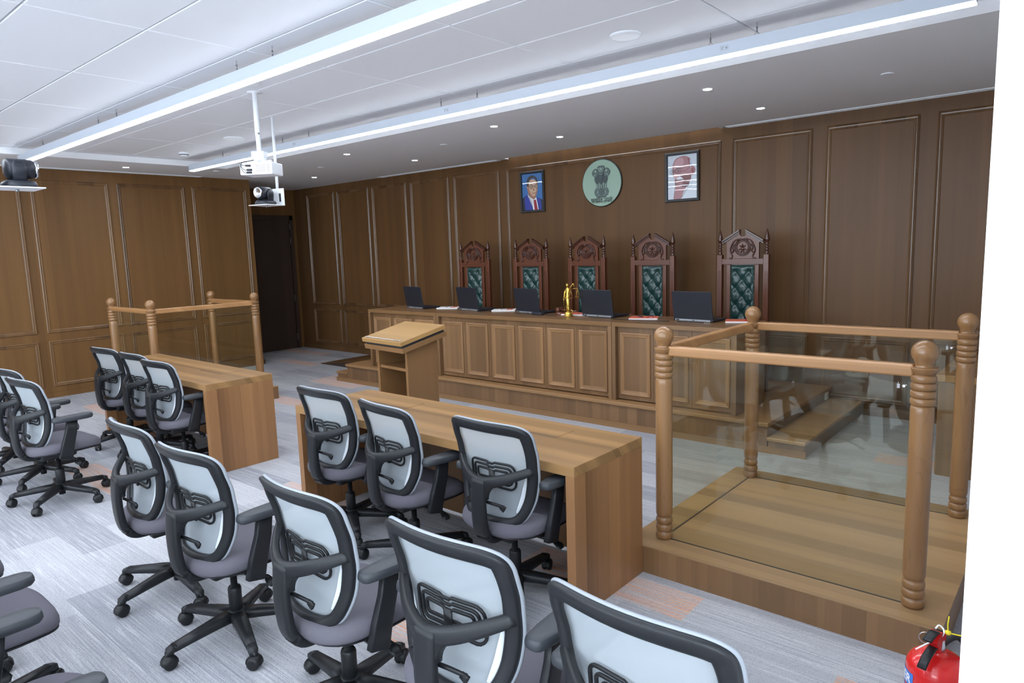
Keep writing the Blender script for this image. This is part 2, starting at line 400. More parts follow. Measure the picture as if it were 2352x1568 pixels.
wb = tag(MB().box(XA - 0.15, XR + 0.15, YB, YB + 0.15, 0, 3.2).build('wall_back', M_WALLW_X), kind='structure')
pb = lambda u, v, h: (u, YB - h, v)
for (a, b) in ((-11.12, -10.28), (-10.19, -9.31), (-9.22, -8.36), (-8.26, -7.40), (-7.30, -6.40), (-6.27, -3.18), (-3.05, -2.23), (-2.10, -1.30), (-1.16, -0.36), (-0.22, 0.6)):
    wall_panel(wb, a, b, 0.845, 2.835, pb, M_WALLW_X, M_MOULD)
    wall_panel(wb, a, b, 0.13, 0.76, pb, M_WALLW_X, M_MOULD)
wl = tag(MB().box(XL - 0.12, XL, YR, YA, 0, 3.2).box(XA - 0.15, XL - 0.12, YA - 0.12, YA, 0, 3.2).build('wall_left', M_WALLW_Y), kind='structure')
pl = lambda u, v, h: (XL + h, u, v)
for (a, b) in ((-3.8, -2.9), (-2.8, -1.97), (-1.87, -1.04), (-0.94, -0.11), (-0.01, 0.82), (0.92, 1.74), (1.84, 2.64), (2.75, 3.66), (3.77, 4.69), (4.80, 5.66)):
    wall_panel(wl, a, b, 0.85, 2.81, pl, M_WALLW_Y, M_MOULDY)
    wall_panel(wl, a, b, 0.145, 0.745, pl, M_WALLW_Y, M_MOULDY)
tag(MB().box(XA - 0.15, XA, YA, YB, 0, 3.2).build('wall_alcove', M_WALLW_Y), kind='structure')
a0, a1, b0, b1 = FILL_WIN_RIGHT
tag(MB().box(XR, XR + 0.15, YR, a0, 0, 3.2).box(XR, XR + 0.15, a1, YB, 0, 3.2).box(XR, XR + 0.15, a0, a1, 0, b0).box(XR, XR + 0.15, a0, a1, b1, 3.2).build('wall_right', M_WHITEW), kind='structure')
c0, c1, d0, d1 = FILL_WIN_REAR
tag(MB().box(XA - 0.15, c0, YR - 0.15, YR, 0, 3.2).box(c1, XR + 0.15, YR - 0.15, YR, 0, 3.2).box(c0, c1, YR - 0.15, YR, 0, d0).box(c0, c1, YR - 0.15, YR, d1, 3.2).build('wall_rear', M_WHITEW), kind='structure')
def fill_window(name, lo, hi, z0, z1, n, along):  # unseen windows, added to brighten the room
    o = tag(empty(name, (0, 0, 0)), kind='structure'); wd = (hi - lo) / n
    def bx(u0, u1, z0_, z1_, d0_, d1_): return MB().box(u0, u1, YR - d1_, YR - d0_, z0_, z1_) if along == 'x' else MB().box(XR + d0_, XR + d1_, u0, u1, z0_, z1_)
    for k in range(n + 1): u = lo + k * wd; bx(max(lo, u - 0.025), min(hi, u + 0.025), z0, z1, 0.04, 0.10).build('fill_window_mullion', M_GREYM, o)
    for zz in (z0, z1 - 0.05): bx(lo, hi, zz, zz + 0.05, 0.04, 0.10).build('fill_window_frame', M_GREYM, o)
    for k in range(n): bx(lo + k * wd + 0.025, lo + (k + 1) * wd - 0.025, z0 + 0.05, z1 - 0.05, 0.067, 0.073).build('fill_window_pane', M_CLEAR, o)
fill_window('fill_window_1', c0, c1, d0, d1, 6, 'x')
fill_window('fill_window_2', a0, a1, b0, b1, 4, 'y')
tag(MB().box(-0.1555, XR, 1.5, 1.62, 0, 3.2).build('wall_partition', M_WHITEW), kind='structure')
def skirt(name, fn, m):
    tag(fn(MB()).build(name, m), kind='structure')
skirt('baseboard_back', lambda a: a.box(XA, -7.75, YB - 0.016, YB, 0, 0.085).box(-1.69, XR, YB - 0.016, YB, 0, 0.085), M_WALLW_X)
skirt('baseboard_left', lambda a: a.box(XL, XL + 0.016, YR, YA + 0.016, 0, 0.07).box(XL - 0.12, XL + 0.016, YA, YA + 0.016, 0, 0.07), M_WALLW_Y)

# door in the alcove
d = tag(empty('door_1', (XA, 6.64, 0)), kind='structure')
MB().box(0.0, 0.03, -0.47, 0.47, 0.008, 2.40, 0.003).build('leaf', M_DOOR, d)
MB().box(0, 0.045, -0.55, -0.48, 0, 2.49).box(0, 0.045, 0.48, 0.55, 0, 2.49).box(0, 0.045, -0.55, 0.55, 2.41, 2.49).build('door_frame', M_DOOR, d)
for zz in (0.22, 0.95, 2.02, 2.28):
    S(MB()).cyl((0.05, 0.475, zz - 0.06), (0.05, 0.475, zz + 0.06), 0.007, seg=10).build('hinge', M_GREYM, d)

# ceiling: soffit, fascias, deck above, tiles
c = MB()
GAP0, GAP1 = -6.22, -3.18
c.box(FX0, FX1, FY1, YB - 0.10, ZS, 3.2)
c.box(XA, FX0, YA, YB, ZS, 3.2); c.box(XL, FX0, YR, YA, ZS, 3.2); c.box(FX1, XR, YR, YB, ZS, 3.2)
c.box(FX0, FX1, YR, FY0, ZS, 3.2)
c.box(FX0, GAP0, YB - 0.10, YB, ZS, 3.2); c.box(GAP1, FX1, YB - 0.10, YB, ZS, 3.2)
c.cur = 1; c.box(FX0, FX1, FY0, FY1, ZT + 0.02, 3.2)
ceil = tag(c.build('ceiling', [M_CEIL, mat('ceiling_grid', (120, 124, 132), 0.8)]), kind='structure')
TX, TY = 1.22, 0.588
gx = [-1.70 - TX * k for k in range(-1, 8)]; gx = sorted(set([FX0, FX1] + [g for g in gx if FX0 < g < FX1]))
gy = [1.755 + TY * k for k in range(-12, 8)]; gy = sorted(set([FY0, FY1] + [g for g in gy if FY0 < g < FY1]))
tile_cache = {}
for i in range(len(gx) - 1):
    for j in range(len(gy) - 1):
        wx, wy = gx[i + 1] - gx[i], gy[j + 1] - gy[j]; key = (round(wx, 3), round(wy, 3))
        if min(wx, wy) < 0.03: continue
        if key not in tile_cache:
            a = MB(); g_ = 0.005; x0, x1, y0, y1 = -wx / 2 + g_, wx / 2 - g_, -wy / 2 + g_, wy / 2 - g_; e = 0.004
            vv = [(x0, y0, 0.02), (x1, y0, 0.02), (x1, y1, 0.02), (x0, y1, 0.02), (x0, y0, 0.004), (x1, y0, 0.004), (x1, y1, 0.004), (x0, y1, 0.004),
                  (x0 + e, y0 + e, 0), (x1 - e, y0 + e, 0), (x1 - e, y1 - e, 0), (x0 + e, y1 - e, 0)]
            a.add(vv, [(0, 1, 5, 4), (1, 2, 6, 5), (2, 3, 7, 6), (3, 0, 4, 7), (4, 5, 9, 8), (5, 6, 10, 9), (6, 7, 11, 10), (7, 4, 8, 11), (8, 9, 10, 11)])
            o = a.build('ceiling_tile', M_TILE, ceil); tile_cache[key] = o.data
        else:
            o = bpy.data.objects.new('ceiling_tile', tile_cache[key]); COL.objects.link(o); o.parent = ceil
        o.location = ((gx[i] + gx[i + 1]) / 2, (gy[j] + gy[j + 1]) / 2, ZT)

# linear slot diffusers beside the walls
def diffuser(loc, length, rz, label):
    d_ = empty('air_diffuser', loc, rz, label, 'air diffuser', 'slot air diffusers in the soffit')
    a = MB()
    for y0, y1 in ((0.006, 0.022), (0.046, 0.062), (0.086, 0.098)): a.box(0, length, y0, y1, -0.006, 0.0)
    a.box(0, 0.02, 0.006, 0.098, -0.006, 0); a.box(length - 0.02, length, 0.006, 0.098, -0.006, 0); a.build('frame', M_METALW, d_)
    for y0, y1 in ((0.022, 0.046), (0.062, 0.086)): MB().box(0.02, length - 0.02, y0, y1, -0.002, 0.0).build('slot', M_GREYM, d_)
diffuser((-8.95, YB - 0.10, ZS), 2.6, 0, 'long white slot air diffuser above the wall left of the portraits')
diffuser((-3.12, YB - 0.10, ZS), 3.0, 0, 'long white slot air diffuser above the wall right of the portraits')
diffuser((XL + 0.10, 1.9, ZS), 3.05, pi / 2, 'long white slot air diffuser above the left panelled wall')

# ------------------------------------------------------------------ ceiling lamps
def strip_light(y, x0, x1, wires, label):
    root = empty('linear_pendant_lamp', ((x0 + x1) / 2, y, 2.868), 0, label, 'lamp', 'long linear pendant lamps')
    h = (x1 - x0) / 2
    MB().box(-h, h, -0.037, 0.037, 0.007, 0.082, 0.002).build('housing', mat('lamp_housing', (196, 203, 214), 0.5), root)
    MB().box(-h + 0.004, h - 0.004, -0.034, 0.034, 0.0, 0.0075).build('light_diffuser', M_LIT, root)
    for wx in wires:
        lx = wx - (x0 + x1) / 2; a = S(MB())
        a.cyl((lx, 0, 0.125), (lx, 0, ZT - 2.868), 0.0015, seg=6); a.cyl((lx, 0, 0.105), (lx, 0, 0.135), 0.005, seg=8)
        a.cyl((lx, 0, 0.110), (lx - 0.022, 0, 0.082), 0.0014, seg=6); a.cyl((lx, 0, 0.110), (lx + 0.022, 0, 0.082), 0.0014, seg=6)
        a.build('suspension_wire', M_GREYM, root)
    return root
r2 = strip_light(4.20, -8.98, -0.53, (-8.13, -6.80, -6.30, -4.32, -3.90, -1.91, -1.62), 'white linear pendant lamp nearest the judges bench')
r1 = strip_light(2.41, -9.2, -0.53, (-8.41, -6.85, -6.43, -4.38, -3.94, -1.91, -1.62), 'white linear pendant lamp above the front desks, reaching the top edge')
for y, t in ((0.6, 'just above and before the camera'), (-1.2, 'over the first rows behind the camera'), (-3.0, 'nearest the rear wall')):
    strip_light(y, -9.0, -0.53, (-8.4, -6.4, -4.3, -1.8), 'white linear pendant lamp out of frame, ' + t)
M_PRINT = mat('grey_print', (150, 154, 162), 0.6)
for root, xs in ((r2, (-6.55, -4.25, -1.83)),):
    for x in xs:
        lx = x - root.location.x; a = MB()
        for (u0, u1, v0, v1) in ((0, .05, .058, .0595), (0, .05, .034, .0355), (0, .0015, .034, .058), (.0485, .05, .034, .058), (.006, .024, .05, .054), (.006, .018, .04, .046), (.032, .044, .04, .052)):
            a.box(lx + u0, lx + u1, -0.0376, -0.037, v0, v1)
        a.build('rating_label', M_PRINT, root)

def downlight(x, y, label):
    d_ = empty('downlight', (x, y, ZS), 0, label, 'downlight', 'round recessed downlights')
    S(MB()).lathe([(0.034, -0.002), (0.046, -0.004), (0.052, 0.0), (0.034, 0.0)], seg=24).build('trim_ring', M_METALW, d_)
    S(MB()).lathe([(0.0, -0.0025), (0.035, -0.0025), (0.035, 0.0)], seg=24).build('lens', M_SPOT, d_)
    L = bpy.data.lights.new('downlight_beam', 'SPOT'); L.energy = 4.0; L.spot_size = R(85); L.spot_blend = 0.6; L.shadow_soft_size = 0.03; L.color = (0.93, 0.96, 1.0)
    lo = bpy.data.objects.new('beam', L); COL.objects.link(lo); lo.parent = d_; lo.location = (0, 0, -0.012)
for (x, y, t) in ((-9.72, 3.69, 'over the left soffit beside the wall diffuser'), (-9.47, 6.36, 'in the soffit before the alcove door'),
               (-7.09, 5.25, 'in the front row, left of the projector pole'), (-7.04, 6.31, 'in the wall row left of the first portrait'),
               (-4.66, 5.25, 'in the front row, above the middle of the bench'), (-4.63, 6.31, 'in the wall row, above the round emblem'),
               (-2.46, 5.36, 'in the front row, nearest the camera'), (-2.46, 6.50, 'in the wall row, right of the bald man portrait')):
    downlight(x, y, 'small lit round downlight ' + t)
def disc(name, x, y, z, r, label, cat, grp=None, rim=M_METALW, inner=M_METALW, h=0.012):
    o = empty(name, (x, y, z), 0, label, cat, grp)
    S(MB()).lathe([(r * 0.82, -h), (r * 0.9, -h * 1.1), (r, -h * 0.3), (r, 0)], seg=32).build('rim', rim, o)
    MB().lathe([(0, -h * 0.9), (r * 0.83, -h * 0.9), (r * 0.83, 0)], seg=32).build('cover', inner, o)
GRILL = mat('speaker_grille', (206, 208, 214), 0.7)
disc('ceiling_speaker', -2.30, 3.84, ZT, 0.098, 'round white ceiling speaker nearest the camera, right of centre', 'speaker', None, M_METALW, GRILL)
disc('ceiling_speaker', -7.19, 3.86, ZT, 0.11, 'round white ceiling speaker left of the projector pole', 'speaker', None, M_METALW, GRILL)
disc('ceiling_speaker', -4.88, 2.76, ZT, 0.10, 'round white ceiling speaker half hidden behind the front pendant lamp', 'speaker', None, M_METALW, GRILL)
for x, y, t in ((-5.82, 5.67, 'between the two lit rows, left of the portraits'), (-1.29, 5.93, 'at the right, near the white wall'), (-8.35, 5.73, 'right of the hanging camera'), (-9.51, 4.80, 'near the end of the pendant lamp')):
    disc('sprinkler_cover', x, y, ZS, 0.045, 'flat round sprinkler cover in the soffit ' + t, 'sprinkler', None, M_METALW, GRILL, 0.008)
sd = empty('smoke_detector', (-8.50, 3.90, ZT), 0, 'white round smoke detector on the ceiling tiles near the left wall', 'smoke detector')
S(MB()).lathe([(0.0, -0.05), (0.03, -0.05), (0.045, -0.038), (0.05, -0.02), (0.055, -0.018), (0.055, 0)], seg=24).build('housing', M_METALW, sd)
S(MB()).lathe([(0.0485, -0.034), (0.0515, -0.034), (0.0515, -0.026), (0.0485, -0.026)], seg=24).build('sensor_slot', M_DARK, sd)

# ------------------------------------------------------------------ judges' platform
p = empty('bench_platform', (-4.9, 5.50, 0), 0, 'long raised wooden platform under the judges bench with steps at the right', 'platform')
ox, oy = 4.9, -5.50
def PB(x0, x1, y0, y1, z0, z1, bev=0): return MB().box(x0 + ox, x1 + ox, y0 + oy, y1 + oy, z0, z1, bev)
PZ = 0.256
PB(-7.74, -1.99, 5.515, YB - 0.001, 0, PZ - 0.035).build('riser', M_BENCH, p)
PB(-7.76, -1.975, 5.495, YB - 0.001, PZ - 0.035, PZ, 0.006).build('deck', M_PLAT, p)
PB(-1.98, -1.69, 5.515, YB - 0.001, 0, 0.105).build('step', M_BENCH, p)
PB(-1.989, -1.68, 5.50, YB - 0.001, 0.105, 0.135, 0.006).build('step_tread', M_DECK, p)
PB(-7.97, -7.742, 5.515, 6.21, 0, 0.105).build('step', M_BENCH, p)
PB(-7.985, -7.75, 5.50, 6.22, 0.105, 0.135, 0.006).build('step_tread', M_PLAT, p)
PB(-7.985, -1.675, 5.50, 5.5145, 0, 0.055).build('skirting', M_PLAT, p)
a = MB().box(-1.989 + ox, -1.978 + ox, 7.08 + oy, 7.17 + oy, 0.146, 0.222)
a.build('socket_plate', M_METALW, p)
MB().box(-1.979 + ox, -1.975 + ox, 7.10 + oy, 7.125 + oy, 0.16, 0.208).box(-1.979 + ox, -1.975 + ox, 7.13 + oy, 7.15 + oy, 0.16, 0.208).build('rocker_switch', mat('switch_grey', (205, 208, 212), 0.4), p)
rp = empty('access_ramp', (-8.6, 6.24, 0), 0, 'dark wooden wedge ramp rising to the left end of the platform', 'ramp')
a = MB(); x0, x1 = -9.46 + 8.6, -7.765 + 8.6
a.prism([(x0, 0), (x1, 0), (x1, 0.19), (x0, 0.004)], 0, 0.985); a.build('wedge', M_DOOR, rp)
a = MB(); a.prism([(x0, 0.004), (x1, 0.19), (x1, 0.202), (x0, 0.012)], -0.006, 0.99); a.build('tread_board', M_WALLW_X, rp)

# ------------------------------------------------------------------ judges' bench: three desks side by side
BPROF = [(0, 0), (0, 0.012), (0.008, 0.016), (0.018, 0.010), (0.024, 0.010), (0.030, 0.006), (0.038, 0.006), (0.046, -0.004)]
def bench_desk(x0, x1, n, label):
    W_ = x1 - x0; o = empty('bench_desk', ((x0 + x1) / 2, 5.568, PZ), 0, label, 'desk', 'panelled desks of the judges bench')
    H = 1.016 - PZ; t = 0.04; hx = W_ / 2
    MB().box(-hx, hx, 0, 0.68, H - t, H, 0.002).build('top', M_BENCHT, o)
    for sx in (-1, 1): MB().box(sx * hx, sx * (hx - t), 0, 0.66, 0, H - t, 0.002).build('end_panel', M_BENCH, o)
    pw = (W_ - 2 * t) / n
    for k in range(n):
        a, b = -hx + t + k * pw, -hx + t + (k + 1) * pw
        f = MB().box(a + 0.0015, b - 0.0015, 0.045, 0.065, 0.012, H - t - 0.001).build('front_panel', M_BENCH, o)
        q = MB(); q.frame(a + 0.032, b - 0.032, 0.055, H - t - 0.060, BPROF, lambda u, v, h: (u, 0.045 - h, v)); q.build('panel_moulding', M_BENCHM, f, fix=False)
    return o
bench_desk(-7.28, -5.985, 3, 'left three-panel wooden desk of the judges bench, behind the lectern')
bench_desk(-5.98, -3.525, 6, 'wide middle six-panel wooden desk of the judges bench')
bench_desk(-3.52, -2.28, 3, 'right three-panel wooden desk of the judges bench, behind the witness box')

# ------------------------------------------------------------------ turned-post boxes with glass
def post_profile():
    P = []
    H = 1.168
    def bead(z0, z1, r, rin, n=7):
        for k in range(n):
            a = pi * k / (n - 1); P.append((rin - 0.004 + (r - rin + 0.004) * math.sin(a) ** 0.6, z0 + (z1 - z0) * (0.5 - 0.5 * math.cos(a))))
    bead(0.0, 0.042, 0.0455, 0.038); P[0] = (0.036, 0)
    bead(0.044, 0.084, 0.0455, 0.039); bead(0.086, 0.122, 0.045, 0.038)
    P += [(0.041, 0.130), (0.0445, 0.145), (0.0450, 0.17)]
    P += [(0.0450, 0.5), (0.0450, H - 0.31), (0.0445, H - 0.288), (0.042, H - 0.279), (0.038, H - 0.275)]
    for k in range(4): z = H - 0.274 + k * 0.0325; bead(z, z + 0.0320, 0.0485, 0.0395, 9)
    P += [(0.038, H - 0.1425), (0.043, H - 0.139), (0.049, H - 0.126), (0.053, H - 0.1165), (0.053, H - 0.1155), (0.052, H - 0.1135), (0.050, H - 0.1130), (0.036, H - 0.1115), (0.034, H - 0.1105), (0.0335, H - 0.1035), (0.0335, H - 0.1030)]
    for k in range(1, 13):
        a = -pi / 2 + 0.68 + (pi - 0.68) * k / 12; P.append((max(0.0515 * math.cos(a), 0.0), H - 0.0515 + 0.0515 * math.sin(a)))
    return P
POSTP = post_profile()
def rail_box(name, x0, x1, y0, y1, zp, px0, px1, py0, py1, open_side, label, planks):
    cx, cy = (x0 + x1) / 2, (y0 + y1) / 2
    o = empty(name, (cx, cy, 0), 0, label, 'witness box')
    MB().box(px0 - cx, px1 - cx, py0 - cy, py1 - cy, 0, zp - 0.007).build('platform_side', M_BENCH, o)
    MB().box(px0 - cx, px1 - cx, py0 - cy, py1 - cy, zp - 0.0068, zp, 0.001).build('platform_top', M_DECK, o)
    hx, hy = (x1 - x0) / 2, (y1 - y0) / 2; pm = None
    for sx in (-1, 1):
        for sy in (-1, 1):
            if pm is None:
                q = S(MB()).lathe(POSTP, 0, 0, 0, 28).build('turned_post', M_POST, o); pm = q.data
            else:
                q = bpy.data.objects.new('turned_post', pm); COL.objects.link(q); q.parent = o
            q.location = (sx * hx, sy * hy, zp); q.rotation_euler = (0, 0, random.random() * 6)
    rz0, rz1 = 1.165, 1.217
    sides = {'front': ((-hx + 0.035, -hy), (hx - 0.035, -hy)), 'back': ((-hx + 0.035, hy), (hx - 0.035, hy)), 'left': ((-hx, -hy + 0.035), (-hx, hy - 0.035)), 'right': ((hx, -hy + 0.035), (hx, hy - 0.035))}
    for k, (a, b) in sides.items():
        if k == open_side: continue
        al = k in ('front', 'back'); th = 0.024
        MB().box(a[0] - (0 if al else th), b[0] + (0 if al else th), a[1] - (th if al else 0), b[1] + (th if al else 0), rz0, rz1, 0.008).build('rail', M_RAIL, o)
        g = 0.004
        gp = MB().box(a[0] - (0 if al else g), b[0] + (0 if al else g), a[1] - (g if al else 0), b[1] + (g if al else 0), zp + 0.002, rz0 - 0.001).build('glass_pane', M_GLASS, o)
        if al and name == 'witness_box':   # small etched safety mark by the right-hand corner
            mk = MB(); ux, uz, yy = b[0] - 0.062, 1.120, a[1] - g - 0.0008
            mk.lathe([(0.0, 0), (0.006, 0), (0.006, 0.0004)], ux + 0.026, yy, uz, 14, 'y')
            for q in range(4): mk.box(ux, ux + 0.011, yy, yy + 0.0004, uz - 0.010 + q * 0.005, uz - 0.0075 + q * 0.005)
            mk.box(ux + 0.004, ux + 0.006, yy, yy + 0.0004, uz + 0.011, uz + 0.016); mk.box(ux + 0.031, ux + 0.037, yy, yy + 0.0004, uz + 0.004, uz + 0.006)
            mk.build('etched_mark', M_PAPER, gp)
        MB().box(a[0] - (0 if al else 0.0045), b[0] + (0 if al else 0.0045), a[1] - (0.0045 if al else 0), b[1] + (0.0045 if al else 0), zp, zp + 0.0018).build('glass_channel', M_DARK, o)
    return o
rail_box('witness_box', -1.714, -0.518, 3.223, 4.453, 0.152, -1.872, -0.385, 3.066, 4.60, 'right', 'wooden witness box with turned posts and tinted glass at the right front', True)
rail_box('witness_box', -8.94, -7.82, 3.065, 4.28, 0.152, -9.10, -7.638, 2.91, 4.40, 'left', 'wooden witness box with turned posts and tinted glass by the left wall', True)

# ------------------------------------------------------------------ advocates' desks
def desk(x0, x1, y0, y1, flaps, label, name='advocate_desk'):
    cx = (x0 + x1) / 2; o = empty(name, (cx, y0, 0), 0, label, 'desk'); hx, dy = (x1 - x0) / 2, y1 - y0; t = 0.05
    MB().box(-hx, hx, 0, dy, 0.75 - t, 0.75, 0.0015).build('top', M_DESKT, o)
    for s_ in (-1, 1): MB().box(s_ * hx, s_ * (hx - t), 0, dy, 0, 0.75 - t - 0.0005, 0.0015).build('end_panel', M_DESKE, o)
    MB().box(-hx + t, hx - t, dy - 0.045, dy - 0.02, 0.03, 0.75 - t - 0.0005).build('modesty_panel', M_DESKD, o)
    for fx in flaps:
        f = MB().box(fx - cx - 0.40, fx - cx, dy - 0.26, dy - 0.10, 0.7495, 0.7525, 0.001).build('cable_flap', M_DESKT, o)
        MB().box(fx - cx - 0.40, fx - cx, dy - 0.2645, dy - 0.2605, 0.7495, 0.7505).build('finger_slot', M_DARK, f)
    return o
desk(-4.05, -1.757, 2.447, 3.062, (-3.33, -2.12), 'wooden advocate desk in the middle, beside the right witness box')
desk(-7.635, -5.345, 2.447, 3.032, (-6.93, -5.72), 'wooden advocate desk at the left, before the left witness box')
o = empty('clerk_desk', (-0.45, 5.66, 0), 0, 'wooden clerk desk behind the right witness box beside the white wall', 'desk')
MB().box(-0.38, 0.62, -0.01, 1.15, 0.70, 0.75, 0.0015).build('top', M_DESKT, o)
MB().box(-0.36, 0.60, 0.01, 0.035, 0.0, 0.6995).build('modesty_panel', M_BENCH, o)
for s_ in (-0.37, 0.585): MB().box(s_, s_ + 0.03, 0.036, 1.14, 0, 0.6995).build('end_panel', M_DESKE, o)

# ------------------------------------------------------------------ lectern
L = empty('lectern', (-4.52, 3.58, 0), R(-6), 'wooden lectern with slanted top and an open shelf, facing the bench', 'lectern')
LP = lambda u, v: (u, v)
tilt = math.atan2(0.10, 0.46)
for s_ in (-1, 1):
    a = MB(); x = s_ * 0.213
    a.prism([(0.09, 0.0), (0.40, 0.0), (0.40, 1.012), (0.09, 0.946)], x - 0.015, x + 0.015, 'yz'); a.build('side_panel', M_LECT, L)
MB().box(-0.198, 0.198, 0.38, 0.40, 0.0, 1.0).build('front_panel', M_DESKD, L)
MB().box(-0.198, 0.198, 0.10, 0.38, 0.76, 0.785).build('shelf', M_LECT, L)
MB().box(-0.198, 0.198, 0.10, 0.38, 0.02, 0.045).build('floor_board', M_DESKD, L)
def slab(x0, x1, y0, y1, z0, z1, bev=0.002):
    a = MB().box(x0, x1, y0, y1, z0, z1, bev); a.xform(Matrix.Translation((0, 0, 0.985)) @ Matrix.Rotation(tilt, 4, 'X')); return a
slab(-0.285, 0.292, 0.0, 0.465, -0.055, -0.015).build('top_lower_board', M_LECT, L)
slab(-0.265, 0.275, 0.012, 0.455, -0.015, 0.008).build('shadow_gap', M_DARK, L)
tp = slab(-0.295, 0.292, -0.005, 0.47, 0.008, 0.042).build('top', M_LECTT, L)
slab(-0.26, 0.27, 0.014, 0.024, 0.042, 0.052).build('paper_stop', M_CHROME, tp)
cb = empty('cable_bundle', (-4.50, 3.86, 0.045), R(-6), 'coiled black cables with a white plug inside the bottom of the lectern', 'cable')
a = S(MB())
for k in range(5):
    rr = 0.075 + 0.012 * (k % 3); a.sweep([(0.06 + rr * math.cos(t), rr * 0.6 * math.sin(t), 0.012 + 0.010 * k + 0.006 * math.sin(3 * t + k)) for t in [2 * pi * i / 24 for i in range(24)]], (0.014, 0.014), seg=8, closed=True)
a.build('coil', M_RUBBER, cb)
S(MB()).cyl((0.10, -0.03, 0.065), (0.15, -0.05, 0.085), 0.02, 0.016).build('plug', M_WHITE, cb)

# ------------------------------------------------------------------ mesh-back office chair
def yc(z):
    K = [(0.42, -0.178), (0.50, -0.160), (0.60, -0.146), (0.68, -0.146), (0.78, -0.162), (0.88, -0.192), (0.97, -0.228)]
    if z <= K[0][0]: return K[0][1]
    for (a, b), (c_, d_) in zip(K, K[1:]):
        if z <= c_:
            t = (z - a) / (c_ - a); t = t * t * (3 - 2 * t) * 0.4 + t * 0.6; return b + (d_ - b) * t
    return K[-1][1]
def SB(x, z, d=0.0): return Vector((x, yc(z) + 0.05 * (x / 0.25) ** 2 + d, z))
half = [(0.0, 0.957), (0.12, 0.955), (0.195, 0.947), (0.236, 0.925), (0.249, 0.885), (0.250, 0.82), (0.245, 0.72), (0.236, 0.63), (0.216, 0.545), (0.180, 0.48), (0.125, 0.446), (0.06, 0.436), (0.0, 0.434)]
hp = catmull([(a_, 0, b_) for a_, b_ in half], 4)
OUT = [(p.x, p.z) for p in hp] + [(-p.x, p.z) for p in hp[-2:0:-1]]
NO = len(OUT); CTR = (0.0, 0.71)
NRM = []
for i in range(NO):
    a_, b_ = OUT[i - 1], OUT[(i + 1) % NO]; tx, tz = b_[0] - a_[0], b_[1] - a_[1]; l_ = math.hypot(tx, tz) or 1
    nx, nz = -tz / l_, tx / l_
    if nx * (CTR[0] - OUT[i][0]) + nz * (CTR[1] - OUT[i][1]) < 0: nx, nz = -nx, -nz
    NRM.append((nx, nz))
def ring_sweep(section, wfn=None):
    a = S(MB()); vs_, fs = [], []; m_ = len(section)
    for i in range(NO):
        k = wfn(OUT[i][1]) if wfn else 1.0
        for (off, d_) in section:
            x, z = OUT[i][0] + NRM[i][0] * off * k, OUT[i][1] + NRM[i][1] * off * k; vs_.append(SB(x, z, d_))
    for i in range(NO):
        j = (i + 1) % NO
        for k in range(m_): fs.append((i * m_ + k, i * m_ + (k + 1) % m_, j * m_ + (k + 1) % m_, j * m_ + k))
    return a.add(vs_, fs)

